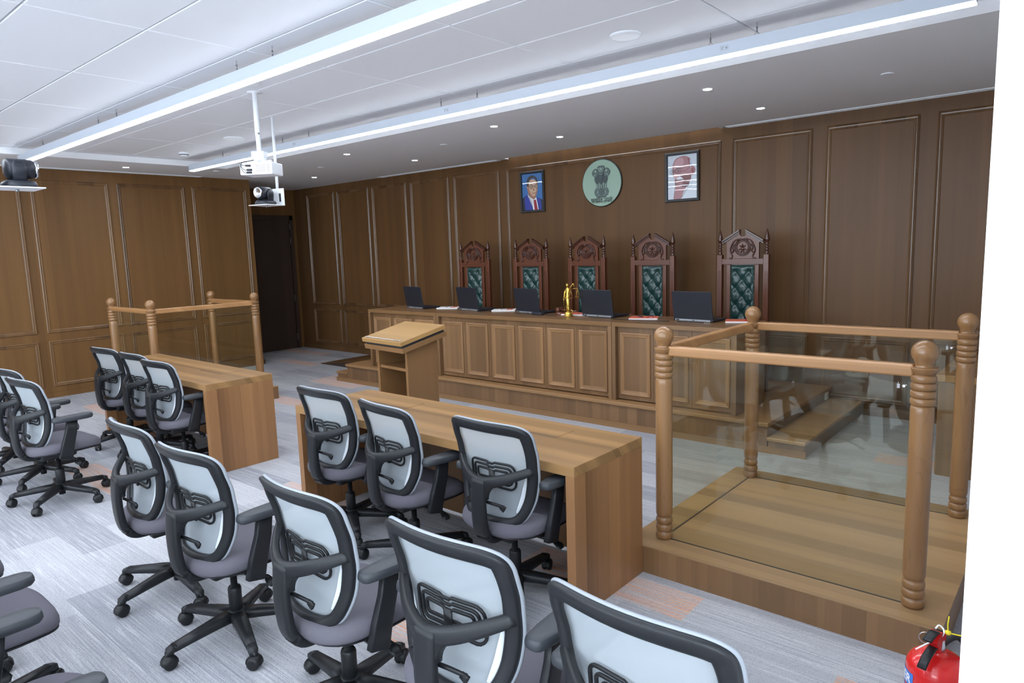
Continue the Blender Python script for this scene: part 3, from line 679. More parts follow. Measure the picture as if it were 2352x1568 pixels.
def make_chair():
    r = empty('office_chair', (0, 0, 0))
    # back
    fr = ring_sweep([(0.001, 0.004), (0.001, -0.010), (0.006, -0.017), (0.020, -0.019), (0.038, -0.017), (0.045, -0.010), (0.045, 0.002), (0.040, 0.006)], lambda z: 1.0 + 0.22 * max(0, (z - 0.85) / 0.1)).build('back_frame', M_BLK, r)
    ring_sweep([(-0.0005, 0.003), (-0.0035, 0.008), (-0.003, 0.015), (0.003, 0.019), (0.012, 0.017), (0.012, 0.005)]).build('back_rim', M_RIM, fr)
    a = S(MB()); vs_, fs = [], []; rings = (0.955, 0.8, 0.6, 0.4, 0.2)
    for s_ in rings:
        for i in range(NO): vs_.append(SB(CTR[0] + (OUT[i][0] - CTR[0]) * s_, CTR[1] + (OUT[i][1] - CTR[1]) * s_, 0.012))
    vs_.append(SB(CTR[0], CTR[1], 0.012))
    for q in range(len(rings) - 1):
        for i in range(NO): j = (i + 1) % NO; fs.append((q * NO + i, q * NO + j, (q + 1) * NO + j, (q + 1) * NO + i))
    q = len(rings) - 1
    for i in range(NO): fs.append((q * NO + i, q * NO + (i + 1) % NO, len(vs_) - 1))
    a.add(vs_, fs).build('back_mesh', M_MESH, r)
    # pale crescents imitating bright light showing past the lower frame
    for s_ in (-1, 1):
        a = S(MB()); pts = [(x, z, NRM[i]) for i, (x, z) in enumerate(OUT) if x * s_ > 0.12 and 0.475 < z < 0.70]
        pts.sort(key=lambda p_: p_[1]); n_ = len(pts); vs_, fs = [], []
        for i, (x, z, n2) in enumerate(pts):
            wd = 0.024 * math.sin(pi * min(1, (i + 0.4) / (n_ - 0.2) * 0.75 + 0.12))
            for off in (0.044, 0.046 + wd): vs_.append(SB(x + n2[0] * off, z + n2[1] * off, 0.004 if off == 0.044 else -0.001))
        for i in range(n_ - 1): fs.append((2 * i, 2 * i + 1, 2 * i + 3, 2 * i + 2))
        a.add(vs_, fs).build('light_sliver', M_SLIVER, fr)
    # lumbar pad: nested slotted loops
    a = S(MB())
    for (hx, hz, rr) in ((0.138, 0.062, 0.034), (0.118, 0.042, 0.024), (0.098, 0.022, 0.014)):
        pts = []
        for (cx, cz, a0) in ((hx - rr, hz - rr, 0), (-hx + rr, hz - rr, 90), (-hx + rr, -hz + rr, 180), (hx - rr, -hz + rr, 270)):
            for k in range(5): an = R(a0 + 90 * k / 4); pts.append((cx + rr * math.cos(an), cz + rr * math.sin(an)))
            if a0 == 0: pts += [(0.024, hz), (0.014, hz - 0.007), (-0.014, hz - 0.007), (-0.024, hz)]
        a.sweep([SB(x, 0.682 + z, -0.003) for x, z in pts], (0.0105, 0.009), seg=8, ref=(0, 1, 0), closed=True, power=4)
    a.sweep([SB(0, 0.70, -0.004), SB(0, 0.615, -0.004)], (0.034, 0.008), seg=8, ref=(0, 1, 0), power=4)
    a.build('lumbar_support', M_BLK2, r)
    # spine with bowed arms (a T in back view, filleted below)
    a = S(MB())
    a.sweep(catmull([(0, 0.05, 0.372), (0, -0.10, 0.366), (0, -0.190, 0.372), (0, -0.230, 0.41), (0, -0.246, 0.48), (0, -0.250, 0.58), (0, -0.242, 0.683)], 4),
            [(0.076 + 0.008 * min(1, i / 12), 0.042 - 0.0004 * i) for i in range(25)], seg=12, ref=(0, 0.6, -1), power=4.5)
    def ty(x): return -0.240 + 0.118 * (abs(x) / 0.226) ** 1.7
    def tz(x): return 0.664 + 0.066 * (abs(x) / 0.226) ** 1.5
    xs = [-0.230 + 0.46 * i / 32 for i in range(33)]
    a.sweep([(x, ty(x), tz(x)) for x in xs], [(0.062 - 0.022 * (abs(x) / 0.23), 0.036 - 0.010 * (abs(x) / 0.23)) for x in xs], seg=12, ref=(0, -1, 0), power=3.2)
    for s_ in (-1, 1):
        vs_, fs = [], []; n_ = 9; rf = 0.080; cx, cz = 0.038 + rf, 0.664 - rf
        for i in range(n_):
            t = R(90 + 90 * i / (n_ - 1)); x, z = cx + rf * math.cos(t), cz + rf * math.sin(t)
            for d_ in (-0.017, 0.015): vs_ += [(s_ * x, ty(x) + d_, z), (s_ * 0.026, ty(0.026) + d_, 0.668)]
        for i in range(n_ - 1):
            q = 4 * i; fs += [(q, q + 1, q + 5, q + 4), (q + 2, q + 6, q + 7, q + 3), (q, q + 4, q + 6, q + 2)]
        a.add(vs_, fs)
    sp_ = a.build('back_support', M_BLK, r)
    for s_ in (-1, 1):
        a = S(MB()); a.sweep([(s_ * 0.02, -0.225, 0.572), (s_ * 0.06, -0.212, 0.564), (s_ * 0.115, -0.200, 0.556)], (0.012, 0.014), seg=8, power=3)
        a.sweep([(s_ * 0.095, -0.203, 0.556), (s_ * 0.118, -0.200, 0.543)], [(0.012, 0.022), (0.014, 0.03)], seg=8, power=4)
        a.build('lumbar_lever', M_BLK2, sp_)
    # seat
    def seat_outline(t, k):
        c_, s2 = math.cos(t), math.sin(t); e = 2 / 3.4
        return math.copysign(abs(c_) ** e, c_) * 0.245 * k, 0.025 + math.copysign(abs(s2) ** e, s2) * 0.232 * k
    a = S(MB()); lv = [(0.90, 0.402), (0.97, 0.405), (1.0, 0.422), (1.0, 0.440), (0.975, 0.458), (0.90, 0.470), (0.7, 0.474), (0.4, 0.471), (0.05, 0.469)]; n_ = 40; vs_, fs = [], []
    for (k, z) in lv:
        for i in range(n_):
            x, y = seat_outline(2 * pi * i / n_, k); f_ = max(0, (y - 0.12) / 0.14); b_ = max(0, (-y - 0.08) / 0.12)
            vs_.append((x, y, z - 0.030 * f_ * f_ - 0.010 * b_ * b_ + 0.008 * (abs(x) / 0.24) ** 2))
    for q in range(len(lv) - 1):
        for i in range(n_): j = (i + 1) % n_; fs.append((q * n_ + i, q * n_ + j, (q + 1) * n_ + j, (q + 1) * n_ + i))
    fs.append(tuple(range(n_))[::-1]); fs.append(tuple((len(lv) - 1) * n_ + i for i in range(n_)))
    se = a.add(vs_, fs).build('seat_cushion', M_SEAT, r)
    a = S(MB()); lv2 = [(0.70, 0.384), (0.93, 0.394), (0.985, 0.402), (0.985, 0.408)]; vs_, fs = [], []
    for (k, z) in lv2:
        for i in range(n_):
            x, y = seat_outline(2 * pi * i / n_, k); f_ = max(0, (y - 0.12) / 0.14); vs_.append((x, y, z - 0.028 * f_ * f_ + 0.004))
    for q in range(len(lv2) - 1):
        for i in range(n_): j = (i + 1) % n_; fs.append((q * n_ + i, q * n_ + j, (q + 1) * n_ + j, (q + 1) * n_ + i))
    fs.append(tuple(range(n_))[::-1]); a.add(vs_, fs).build('seat_shell', M_BLK2, r)
    a = S(MB()); a.box(-0.085, 0.085, -0.13, 0.10, 0.338, 0.390, 0.012)
    a.sweep([(0.06, 0.03, 0.362), (0.17, 0.03, 0.352), (0.235, 0.035, 0.335)], (0.014, 0.014), seg=8)
    a.sweep([(0.215, 0.035, 0.341), (0.255, 0.035, 0.322), (0.272, 0.035, 0.312)], [(0.02, 0.016), (0.05, 0.010), (0.03, 0.008)], seg=8, power=3)
    a.build('tilt_mechanism', M_BLK2, r)
    # armrests
    for s_ in (-1, 1):
        a = S(MB())
        a.sweep([(s_ * 0.10, -0.02, 0.388), (s_ * 0.22, -0.025, 0.386), (s_ * 0.262, -0.028, 0.388)], (0.075, 0.016), seg=10, power=4)
        a.sweep([(s_ * 0.266, -0.045, 0.372), (s_ * 0.268, -0.025, 0.46), (s_ * 0.270, 0.005, 0.56), (s_ * 0.270, 0.02, 0.648)], [(0.034, 0.084), (0.032, 0.080), (0.030, 0.072), (0.028, 0.068)], seg=16, ref=(0, 1, 0.2), power=8)
        ar = a.build('armrest', M_BLK, r)
        a = S(MB()); cx = s_ * 0.271
        pad = [(0.0, -0.105), (0.018, -0.103), (0.030, -0.092), (0.040, -0.03), (0.045, 0.05), (0.044, 0.11), (0.034, 0.142), (0.016, 0.153), (0.0, 0.155)]
        loop = pad + [(-x, y) for x, y in pad[-2:0:-1]]; m_ = len(loop); vs_, fs = [], []
        for (k, z) in ((0.88, 0.640), (1.0, 0.648), (1.0, 0.660), (0.93, 0.6715), (0.89, 0.6735), (0.3, 0.674)):
            for x, y in loop: vs_.append((cx + x * k, 0.025 + (y - 0.025) * (1 - (1 - k) * 0.35) + 0, z + (0.006 * (0.02 - y))))
        for q in range(5):
            for i in range(m_): j = (i + 1) % m_; fs.append((q * m_ + i, q * m_ + j, (q + 1) * m_ + j, (q + 1) * m_ + i))
        fs.append(tuple(range(m_))[::-1]); fs.append(tuple(5 * m_ + i for i in range(m_)))
        a.add(vs_, fs).build('arm_pad', M_PAD, ar)
    # gas lift and star base
    S(MB()).lathe([(0.0, 0.05), (0.022, 0.05), (0.023, 0.12), (0.030, 0.13), (0.030, 0.235), (0.026, 0.245), (0.015, 0.247), (0.015, 0.345)], seg=20).build('gas_lift', M_BLK2, r)
    b = S(MB()); b.lathe([(0.0, 0.082), (0.040, 0.082), (0.044, 0.100), (0.042, 0.128), (0.030, 0.136), (0.0, 0.136)], seg=20)
    for k in range(5):
        an = 2 * pi * k / 5 + pi / 2; c_, s2 = math.cos(an), math.sin(an)
        b.sweep([(c_ * q, s2 * q, z) for q, z in ((0.02, 0.110), (0.10, 0.106), (0.20, 0.096), (0.295, 0.086))], [(0.076, 0.046), (0.066, 0.044), (0.054, 0.038), (0.042, 0.034)], seg=10, power=4)
        b.sweep([(c_ * 0.285, s2 * 0.285, 0.090), (c_ * 0.312, s2 * 0.312, 0.080), (c_ * 0.318, s2 * 0.318, 0.058)], [(0.042, 0.034), (0.042, 0.034), (0.032, 0.030)], seg=10, power=3.5, ref=(c_, s2, 0.4))
    sb = b.build('star_base', M_BLK, r)
    cm = None
    for k in range(5):
        an = 2 * pi * k / 5 + pi / 2
        if cm is None:
            a = S(MB())
            for s_ in (-1, 1): a.lathe([(0.0, s_ * 0.0225), (0.014, s_ * 0.0225), (0.023, s_ * 0.021), (0.027, s_ * 0.016), (0.027, s_ * 0.006), (0.0, s_ * 0.006)], 0, 0, 0.027, 18, 'x')
            vs_, fs = [], []; n2 = 9
            for (x, rr) in ((-0.020, 0.026), (-0.014, 0.0305), (0.014, 0.0305), (0.020, 0.026)):
                for i in range(n2): an2 = R(-10 + 195 * i / (n2 - 1)); vs_.append((x, rr * math.cos(an2), 0.027 + rr * math.sin(an2)))
            for q in range(3):
                for i in range(n2 - 1): fs.append((q * n2 + i, q * n2 + i + 1, (q + 1) * n2 + i + 1, (q + 1) * n2 + i))
            a.add(vs_, fs); a.lathe([(0.0, 0.0), (0.010, 0.0), (0.010, 0.025)], 0, -0.004, 0.045, 12)
            c2 = a.build('caster', M_BLK2, sb); cm = c2.data
        else:
            c2 = bpy.data.objects.new('caster', cm); COL.objects.link(c2); c2.parent = sb
        c2.scale = (1.15, 1.12, 1.12); c2.location = (math.cos(an) * 0.318, math.sin(an) * 0.318, 0.0); c2.rotation_euler = (0, 0, random.uniform(0, 6.28))
    return r

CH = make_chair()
spots = [
    (-3.53, 2.475, 1, 'mesh-back office chair at the left end of the middle desk, nearest the lectern', 'office chairs at the middle desk'),
    (-2.855, 2.42, -7, 'mesh-back office chair in the middle of the three at the middle desk', 'office chairs at the middle desk'),
    (-2.145, 2.465, 0, 'mesh-back office chair at the right end of the middle desk, by the witness box', 'office chairs at the middle desk'),
    (-3.65, 1.43, -2, 'mesh-back office chair at the left end of the front five-chair row', 'office chairs in the second row'),
    (-2.945, 1.395, 3, 'mesh-back office chair second from the left in the front five-chair row', 'office chairs in the second row'),
    (-2.10, 1.415, -2, 'mesh-back office chair in the centre of the front five-chair row', 'office chairs in the second row'),
    (-1.40, 1.445, 1, 'mesh-back office chair second from the right in the front five-chair row', 'office chairs in the second row'),
    (-0.745, 1.42, -2, 'mesh-back office chair nearest the camera, cut by the bottom edge', 'office chairs in the second row'),
    (-7.06, 2.47, 5, 'mesh-back office chair at the far left end of the left desk', 'office chairs at the left desk'),
    (-6.38, 2.47, 2, 'mesh-back office chair in the middle of the left desk, half hidden', 'office chairs at the left desk'),
    (-5.72, 2.40, 3, 'mesh-back office chair at the right end of the left desk', 'office chairs at the left desk'),
    (-6.45, 1.57, 4, 'mesh-back office chair cut by the left picture edge, behind the one showing its seat', 'office chairs in the left second row'),
    (-5.755, 1.50, 5, 'mesh-back office chair left of centre showing its whole seat and base', 'office chairs in the left second row'),
    (-7.20, 1.56, 0, 'office chair outside the left picture edge, only its armrest tip seen', 'office chairs in the left second row'),
    (-3.76, 0.44, 0, 'office chair of which only a seat corner shows at the left edge', 'office chairs in the third row'),
    (-3.06, 0.455, 0, 'office chair at the lower left edge, its front seat half in view', 'office chairs in the third row'),
    (-2.20, 0.395, 0, 'office chair at the bottom left corner, cut by the bottom edge', 'office chairs in the third row'),
]
baserot = [23, -14, 8, -21, -37, 14, 33, 5, 40, 12, 25, 8, 4, 20, 16, 30, 9]
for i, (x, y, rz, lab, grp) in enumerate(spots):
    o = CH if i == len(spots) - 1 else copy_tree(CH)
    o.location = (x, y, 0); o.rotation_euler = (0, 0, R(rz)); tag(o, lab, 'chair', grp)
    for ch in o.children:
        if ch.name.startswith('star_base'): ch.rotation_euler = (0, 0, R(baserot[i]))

# ------------------------------------------------------------------ judges' high-backed chairs
def make_throne():
    r = empty('judge_chair', (0, 0, 0))
    Y0 = 0.0
    fp = [(0.0, 0.0), (0.018, 0.0)]
    def ringb(z, r_): return [(0.012, z), (r_, z + 0.010), (0.012, z + 0.020)]
    prof = [(0.020, 0.0), (0.020, 0.006)]
    for k in range(4): prof += ringb(0.010 + 0.027 * k, 0.024)
    prof += [(0.014, 0.120), (0.022, 0.130), (0.025, 0.145), (0.022, 0.170), (0.013, 0.208), (0.006, 0.236), (0.0, 0.250)]
    for s_ in (-1, 1):
        a = MB(); x = s_ * 0.24
        a.box(x - 0.026, x + 0.026, Y0 - 0.026, Y0 + 0.026, 0.0, 1.36, 0.003)
        for k in (-0.013, 0.0, 0.013): a.box(x + k - 0.0035, x + k + 0.0035, Y0 - 0.0295, Y0 - 0.0255, 0.52, 1.20)
        q = a.build('back_post', M_MAHOG, r)
        S(MB()).lathe(prof, x, Y0, 1.36, 18).build('finial', M_MAHOGD, q)
    # crest board with broken pediment
    a = MB(); hw = 0.165
    a.prism([(-hw, 1.322), (hw, 1.322), (hw, 1.475), (0.20, 1.498), (0.035, 1.595), (0.030, 1.552), (0.012, 1.538), (-0.012, 1.538), (-0.030, 1.552), (-0.035, 1.595), (-0.20, 1.498), (-hw, 1.475)], Y0 - 0.014, Y0 + 0.014)
    cr_ = a.build('crest_board', M_MAHOG, r)
    for s_ in (-1, 1):
        a = MB()
        for (dz, th, yy) in ((0.0, 0.016, 0.034), (-0.020, 0.012, 0.026)):
            q = [(s_ * 0.212, 1.486 + dz), (s_ * 0.212, 1.486 + dz + th), (s_ * 0.032, 1.592 + dz + th), (s_ * 0.032, 1.592 + dz)]
            a.prism(q if s_ < 0 else q[::-1], Y0 - yy, Y0 + 0.018)
        a.build('pediment_moulding', M_MAHOGD, cr_)
    a = S(MB()); cz = 1.432
    for rr, th in ((0.082, 0.010), (0.068, 0.010), (0.056, 0.006)):
        a.sweep([(rr * math.cos(t), Y0 - 0.017, cz + rr * math.sin(t)) for t in [2 * pi * i / 32 for i in range(32)]], (th, th * 1.3), seg=8, ref=(0, 1, 0), closed=True)
    for an in (90, 45, 135, -20, 200, -70, 250):
        t = R(an); a.sweep([(0.008 * math.cos(t), Y0 - 0.016, cz - 0.01 + 0.008 * math.sin(t)), (0.026 * math.cos(t), Y0 - 0.022, cz - 0.01 + 0.026 * math.sin(t)), (0.045 * math.cos(t), Y0 - 0.015, cz - 0.01 + 0.045 * math.sin(t))], [(0.006, 0.006), (0.018, 0.012), (0.004, 0.004)], seg=8, ref=(0, 1, 0))
    for s_ in (-1, 1):
        a.sweep(catmull([(s_ * 0.02, Y0 - 0.016, 1.515), (s_ * 0.08, Y0 - 0.022, 1.50), (s_ * 0.118, Y0 - 0.022, 1.44), (s_ * 0.125, Y0 - 0.02, 1.39), (s_ * 0.105, Y0 - 0.018, 1.345), (s_ * 0.118, Y0 - 0.016, 1.318), (s_ * 0.135, Y0 - 0.016, 1.33)], 5), (0.013, 0.015), seg=8, ref=(0, 1, 0))
        a.sweep(catmull([(s_ * 0.088, Y0 - 0.016, 1.46), (s_ * 0.105, Y0 - 0.022, 1.43), (s_ * 0.092, Y0 - 0.022, 1.40), (s_ * 0.108, Y0 - 0.018, 1.38)], 5), (0.012, 0.014), seg=8, ref=(0, 1, 0))
        a.sweep(catmull([(0.0, Y0 - 0.016, 1.50), (s_ * 0.03, Y0 - 0.024, 1.512), (s_ * 0.055, Y0 - 0.016, 1.488)], 5), (0.014, 0.014), seg=8, ref=(0, 1, 0))
    a.build('carved_medallion', M_MAHOGD, cr_)
    a = MB()
    a.box(-0.215, 0.215, Y0 - 0.020, Y0 + 0.016, 1.262, 1.320, 0.003); a.box(-0.212, 0.212, Y0 - 0.028, Y0 - 0.019, 1.299, 1.311); a.box(-0.212, 0.212, Y0 - 0.028, Y0 - 0.019, 1.273, 1.285); a.build('cross_rail', M_MAHOG, r)
    for s_ in (-1, 1): MB().box(s_ * 0.126, s_ * 0.166, Y0 - 0.016, Y0 + 0.014, 0.44, 1.261, 0.003).build('back_stile', M_MAHOG, r)
    MB().box(-0.126, 0.126, Y0 + 0.004, Y0 + 0.012, 0.46, 1.261).build('back_board', M_MAHOGD, r)
    # tufted leather back
    bx, bz0, bz1 = 0.124, 0.52, 1.256; btn = []
    row = 0; z = bz1 - 0.065
    while z > bz0 + 0.02:
        btn += [(x, z) for x in ((-0.070, 0.070) if row % 2 == 0 else (0.0,))] + ([(-0.14, z), (0.14, z)] if row % 2 else []); z -= 0.084; row += 1
    def tuft(u, v):
        x, zz = -bx + 2 * bx * u, bz0 + (bz1 - bz0) * v
        e = min(min(u, 1 - u) * 2 * bx, min(v, 1 - v) * (bz1 - bz0)) / 0.03; e = min(1, e)
        ds = sorted(math.hypot((x - a_) * 1.0, (zz - b_) * 0.95) for a_, b_ in btn)
        d0 = ds[0]; h = 0.030 * (1 - math.exp(-(d0 / 0.028) ** 1.2))
        cre = 1.0
        for (a_, b_) in btn:
            for (c_, e_) in btn:
                if b_ - e_ > 0.05 and b_ - e_ < 0.1 and abs(a_ - c_) < 0.11:
                    ux, uz = c_ - a_, e_ - b_; ll = ux * ux + uz * uz; t = max(0, min(1, ((x - a_) * ux + (zz - b_) * uz) / ll))
                    dd = math.hypot(x - a_ - t * ux, zz - b_ - t * uz); cre = min(cre, 1 - 0.55 * math.exp(-(dd / 0.009) ** 2))
        return (x, Y0 - 0.012 - h * cre * (e ** 0.5), zz)
    le = S(MB()).grid(26, 64, tuft).build('tufted_back', M_LEATHER, r, fix=False)
    a = S(MB())
    for (x, z) in [(s_ * (bx - 0.003), bz0 + 0.02 * k) for s_ in (-1, 1) for k in range(37)] + [(-bx + 0.0207 * k, bz1 - 0.003) for k in range(13)]:
        a.lathe([(0.0, -0.0055), (0.0028, -0.004), (0.004, 0.0)], x, Y0 - 0.014, z, 6, 'y')
    tag(a.build('nail_trim', M_NAIL, le), kind='stuff')
    # seat, arms, legs
    MB().box(-0.27, 0.27, -0.42, 0.02, 0.40, 0.46, 0.006).build('seat_rail', M_MAHOG, r)
    a = S(MB()); a.box(-0.25, 0.25, -0.415, -0.03, 0.46, 0.53, 0.03); a.build('seat_cushion', M_LEATHER, r)
    for s_ in (-1, 1):
        x = s_ * 0.285; a = S(MB())
        a.sweep(catmull([(s_ * 0.24, -0.02, 0.72), (x, -0.12, 0.68), (x, -0.28, 0.66), (x, -0.38, 0.675), (x, -0.41, 0.65)], 5), (0.055, 0.04), seg=10, power=3)
        a.sweep([(x, -0.36, 0.66), (x, -0.37, 0.56), (s_ * 0.262, -0.38, 0.42)], (0.04, 0.04), seg=10, ref=(0, 1, 0), power=4)
        a.build('arm', M_MAHOG, r)
        S(MB()).lathe([(0.020, 0.0), (0.028, 0.03), (0.020, 0.06), (0.030, 0.20), (0.022, 0.30), (0.034, 0.34), (0.034, 0.40)], s_ * 0.235, -0.385, 0, 16).build('front_leg', M_MAHOG, r)
    return r
TH = make_throne()
tl = ['leftmost carved mahogany judge chair with green tufted back', 'carved mahogany judge chair with green tufted back, second from the left', 'carved mahogany judge chair behind the gold statue, middle of the five',
      'carved mahogany judge chair with green tufted back, second from the right', 'rightmost carved mahogany judge chair, behind the witness box post']
for i, x in enumerate((-6.38, -5.405, -4.56, -3.695, -2.688)):
    o = TH if i == 4 else copy_tree(TH)
    o.location = (x, 6.70, PZ); o.rotation_euler = (0, 0, R((3, 2, -2, 0, -2)[i])); tag(o, tl[i], 'chair', 'carved judge chairs behind the bench')

# ------------------------------------------------------------------ things on the bench
BT = 1.0165
def make_laptop():
    r = empty('laptop', (0, 0, 0))
    b = MB().box(-0.19, 0.19, 0.0, 0.26, 0.004, 0.022, 0.003).build('base', M_LAP, r)
    MB().box(-0.165, 0.165, 0.05, 0.15, 0.022, 0.0235).build('keyboard', M_RUBBER, b); MB().box(-0.05, 0.05, 0.17, 0.24, 0.022, 0.0226).build('touchpad', M_DARK, b)
    mtx = Matrix.Translation((0, 0.012, 0.018)) @ Matrix.Rotation(R(9), 4, 'X')
    l = MB().box(-0.192, 0.192, -0.010, 0.0, 0.0, 0.262, 0.004).xform(mtx).build('lid', M_LAP, r)
    MB().box(-0.178, 0.178, 0.0, 0.001, 0.016, 0.25).xform(mtx).build('screen', mat('screen_off', (18, 19, 22), 0.1), l)
    MB().box(-0.17, 0.17, -0.006, 0.004, 0.003, 0.020, 0.001).build('hinge_cover', M_LAPS, r)
    MB().box(-0.16, -0.13, -0.0068, -0.0058, 0.006, 0.017).box(0.0, 0.02, -0.0068, -0.0058, 0.008, 0.015).build('port', M_DARK, r)
    return r
LPT = make_laptop()
for i, (x, y, rz, t) in enumerate(((-6.73, 5.905, -10, 'leftmost black laptop, at the left end of the bench'), (-5.805, 5.955, -11, 'black laptop on the bench before the leftmost judge chair'),
        (-4.87, 5.95, -11, 'black laptop on the bench left of the gold statue'), (-3.915, 5.925, -7, 'black laptop on the bench right of the gold statue'), (-2.852, 5.925, -6, 'rightmost black laptop on the bench'))):
    o = LPT if i == 4 else copy_tree(LPT)
    o.location = (x, y, BT); o.rotation_euler = (0, 0, R(rz)); tag(o, t, 'laptop', 'black laptops on the judges bench')
    o.scale = (1.09, 1.0, 1.03)
def notebook(x, y, rz, label, pen, k):
    o = empty('notebook', (x, y, BT), R(rz), label, 'notebook', 'notebooks on the judges bench')
    MB().box(-0.10, 0.10, -0.14, 0.14, 0.0, 0.012, 0.001).build('pages', M_PAPER, o)
    MB().box(-0.098, 0.102, -0.141, 0.141, 0.012, 0.0136).build('cover', M_ORANGE if k else M_PAPER, o)
    MB().box(-0.098, 0.102, 0.03, 0.10, 0.0136, 0.0140).build('cover_band', mat('cover_red', (196, 60, 44), 0.5) if k else M_ORANGE, o)
    S(MB()).lathe([(0, 0), (0.02, 0), (0.02, 0.0004)], 0.02, 0.07, 0.0138, 16).build('printed_seal', M_PAPER, o)
    if pen:
        q = empty('pen', (x - 0.03, y - 0.02, BT + 0.0165), R(rz + pen), 'dark pen lying on the ' + label.split(' on the')[0].split(' beside')[0], 'pen', 'pens on the notebooks')
        S(MB()).sweep([(-0.07, 0, 0.004), (-0.062, 0, 0.004), (0.05, 0, 0.004), (0.068, 0, 0.004)], [(0.003, 0.003), (0.009, 0.009), (0.009, 0.009), (0.002, 0.002)], seg=8).build('barrel', mat('pen_purple', (58, 40, 74), 0.35), q)
        MB().box(0.01, 0.055, -0.0015, 0.0015, 0.008, 0.011).build('clip', M_CHROME, q)
notebook(-6.29, 6.10, -62, 'white notebook beside the leftmost laptop', 20, False)
notebook(-5.36, 6.11, -58, 'white and orange notebook before the second judge chair', 14, False)
notebook(-4.27, 6.055, -80, 'orange notebook behind the gold statue', 0, True)
notebook(-3.40, 5.98, -66, 'orange notebook left of the rightmost laptop', 30, True)
notebook(-2.45, 6.09, -68, 'orange notebook right of the rightmost laptop', 0, True)
g = empty('gavel', (-4.545, 6.185, BT), R(5), 'reddish wooden gavel lying beside the laptop left of the statue', 'gavel')
S(MB()).lathe([(0.0, -0.055), (0.026, -0.055), (0.030, -0.045), (0.026, -0.030), (0.022, -0.02), (0.030, -0.012), (0.030, 0.012), (0.022, 0.02), (0.026, 0.030), (0.030, 0.045), (0.026, 0.055), (0.0, 0.055)], -0.05, 0, 0.031, 20, 'y').build('head', M_MAHOG, g)
S(MB()).sweep([(-0.03, 0, 0.031), (0.0, 0, 0.029), (0.08, 0, 0.022), (0.16, 0, 0.016), (0.185, 0, 0.014)], [(0.014, 0.014), (0.018, 0.018), (0.014, 0.014), (0.024, 0.024), (0.016, 0.016)], seg=12).build('handle', M_MAHOG, g)
sbk = empty('sound_block', (-4.44, 5.985, BT), 0, 'round reddish wooden sound block just left of the statue', 'sound block')
S(MB()).lathe([(0.0, 0), (0.048, 0), (0.05, 0.006), (0.044, 0.016), (0.046, 0.022), (0.038, 0.027), (0.0, 0.027)], seg=24).build('block', M_MAHOG, sbk)
pa = empty('power_adapter', (-4.64, 5.85, BT), R(-6), 'black laptop power adapter near the bench edge left of the statue', 'power adapter')
MB().box(-0.075, 0.075, -0.03, 0.03, 0, 0.03, 0.006).build('brick', M_LAP, pa)
S(MB()).sweep(catmull([(0.07, 0, 0.015), (0.11, 0.01, 0.008), (0.15, -0.01, 0.006), (0.20, 0.03, 0.006), (0.24, 0.05, 0.006)], 5), (0.006, 0.006), seg=6).build('cord', M_RUBBER, pa)
def bcable(pts, label):
    o = S(MB()).sweep(catmull([(x, y, BT + 0.004) for x, y in pts], 5), (0.006, 0.006), seg=6).build('laptop_cable', M_RUBBER); tag(o, label, 'cable', 'laptop cables on the bench')
bcable(((-5.62, 5.90), (-5.50, 5.86), (-5.45, 5.93), (-5.36, 5.88)), 'thin black cable right of the second laptop from the left')
bcable(((-5.02, 5.90), (-4.92, 5.85), (-4.85, 5.88), (-4.74, 5.86)), 'thin black cable before the laptop left of the statue')
bcable(((-3.98, 5.86), (-3.86, 5.83), (-3.74, 5.86), (-3.60, 5.80), (-3.30, 5.78), (-3.05, 5.84)), 'thin black cable between the two right laptops')
bcable(((-2.98, 5.86), (-2.88, 5.83), (-2.78, 5.85), (-2.70, 5.83)), 'thin black cable before the rightmost laptop')

# statue of justice
st = empty('justice_statue', (-4.25, 5.87, BT), R(4), 'small gold statue of Lady Justice holding up scales on the bench', 'statue')
a = S(MB())
def fig(path, rad, seg=10): a.sweep([Vector(q) for q in path], [(2 * r_, 2 * r_) if not isinstance(r_, tuple) else (2 * r_[0], 2 * r_[1]) for r_ in rad], seg=seg, ref=(0, -1, 0.01))
fig([(0.004, 0, 0.05), (0.004, 0, 0.075), (0.002, 0, 0.12), (-0.002, 0, 0.16), (-0.003, 0, 0.185), (-0.002, 0, 0.205), (0.0, 0, 0.235), (0.001, 0, 0.258), (0.0, 0, 0.268), (0.0, 0, 0.278)],
    [(0.016, 0.014), (0.019, 0.016), (0.021, 0.018), (0.024, 0.018), (0.021, 0.016), (0.017, 0.013), (0.023, 0.015), (0.022, 0.013), (0.009, 0.009), (0.008, 0.008)], 14)
fig([(0.0, -0.001, 0.272), (0.0, -0.002, 0.281), (0.0, -0.002, 0.294), (0.0, -0.001, 0.306), (0.0, 0, 0.313)], [0.008, (0.012, 0.013), (0.014, 0.016), (0.012, 0.014), 0.003], 12)
fig([(0.018, 0, 0.252), (0.038, -0.004, 0.276), (0.062, -0.006, 0.302), (0.072, -0.006, 0.312)], [0.009, 0.008, 0.006, 0.005])
fig([(-0.018, 0, 0.252), (-0.030, -0.004, 0.222), (-0.032, -0.008, 0.185), (-0.034, -0.010, 0.165)], [0.009, 0.0075, 0.006, 0.0055])
fig([(0.008, -0.008, 0.10), (0.013, -0.010, 0.07), (0.018, -0.012, 0.045)], [0.010, 0.008, 0.007]); fig([(-0.008, -0.004, 0.10), (-0.008, -0.004, 0.07), (-0.006, -0.006, 0.045)], [0.010, 0.008, 0.007])
fig([(0.022, -0.004, 0.20), (0.010, -0.018, 0.178), (-0.012, -0.018, 0.172), (-0.024, -0.004, 0.18)], [0.005, 0.007, 0.007, 0.005])
bd = a.build('figure', M_GOLD, st)
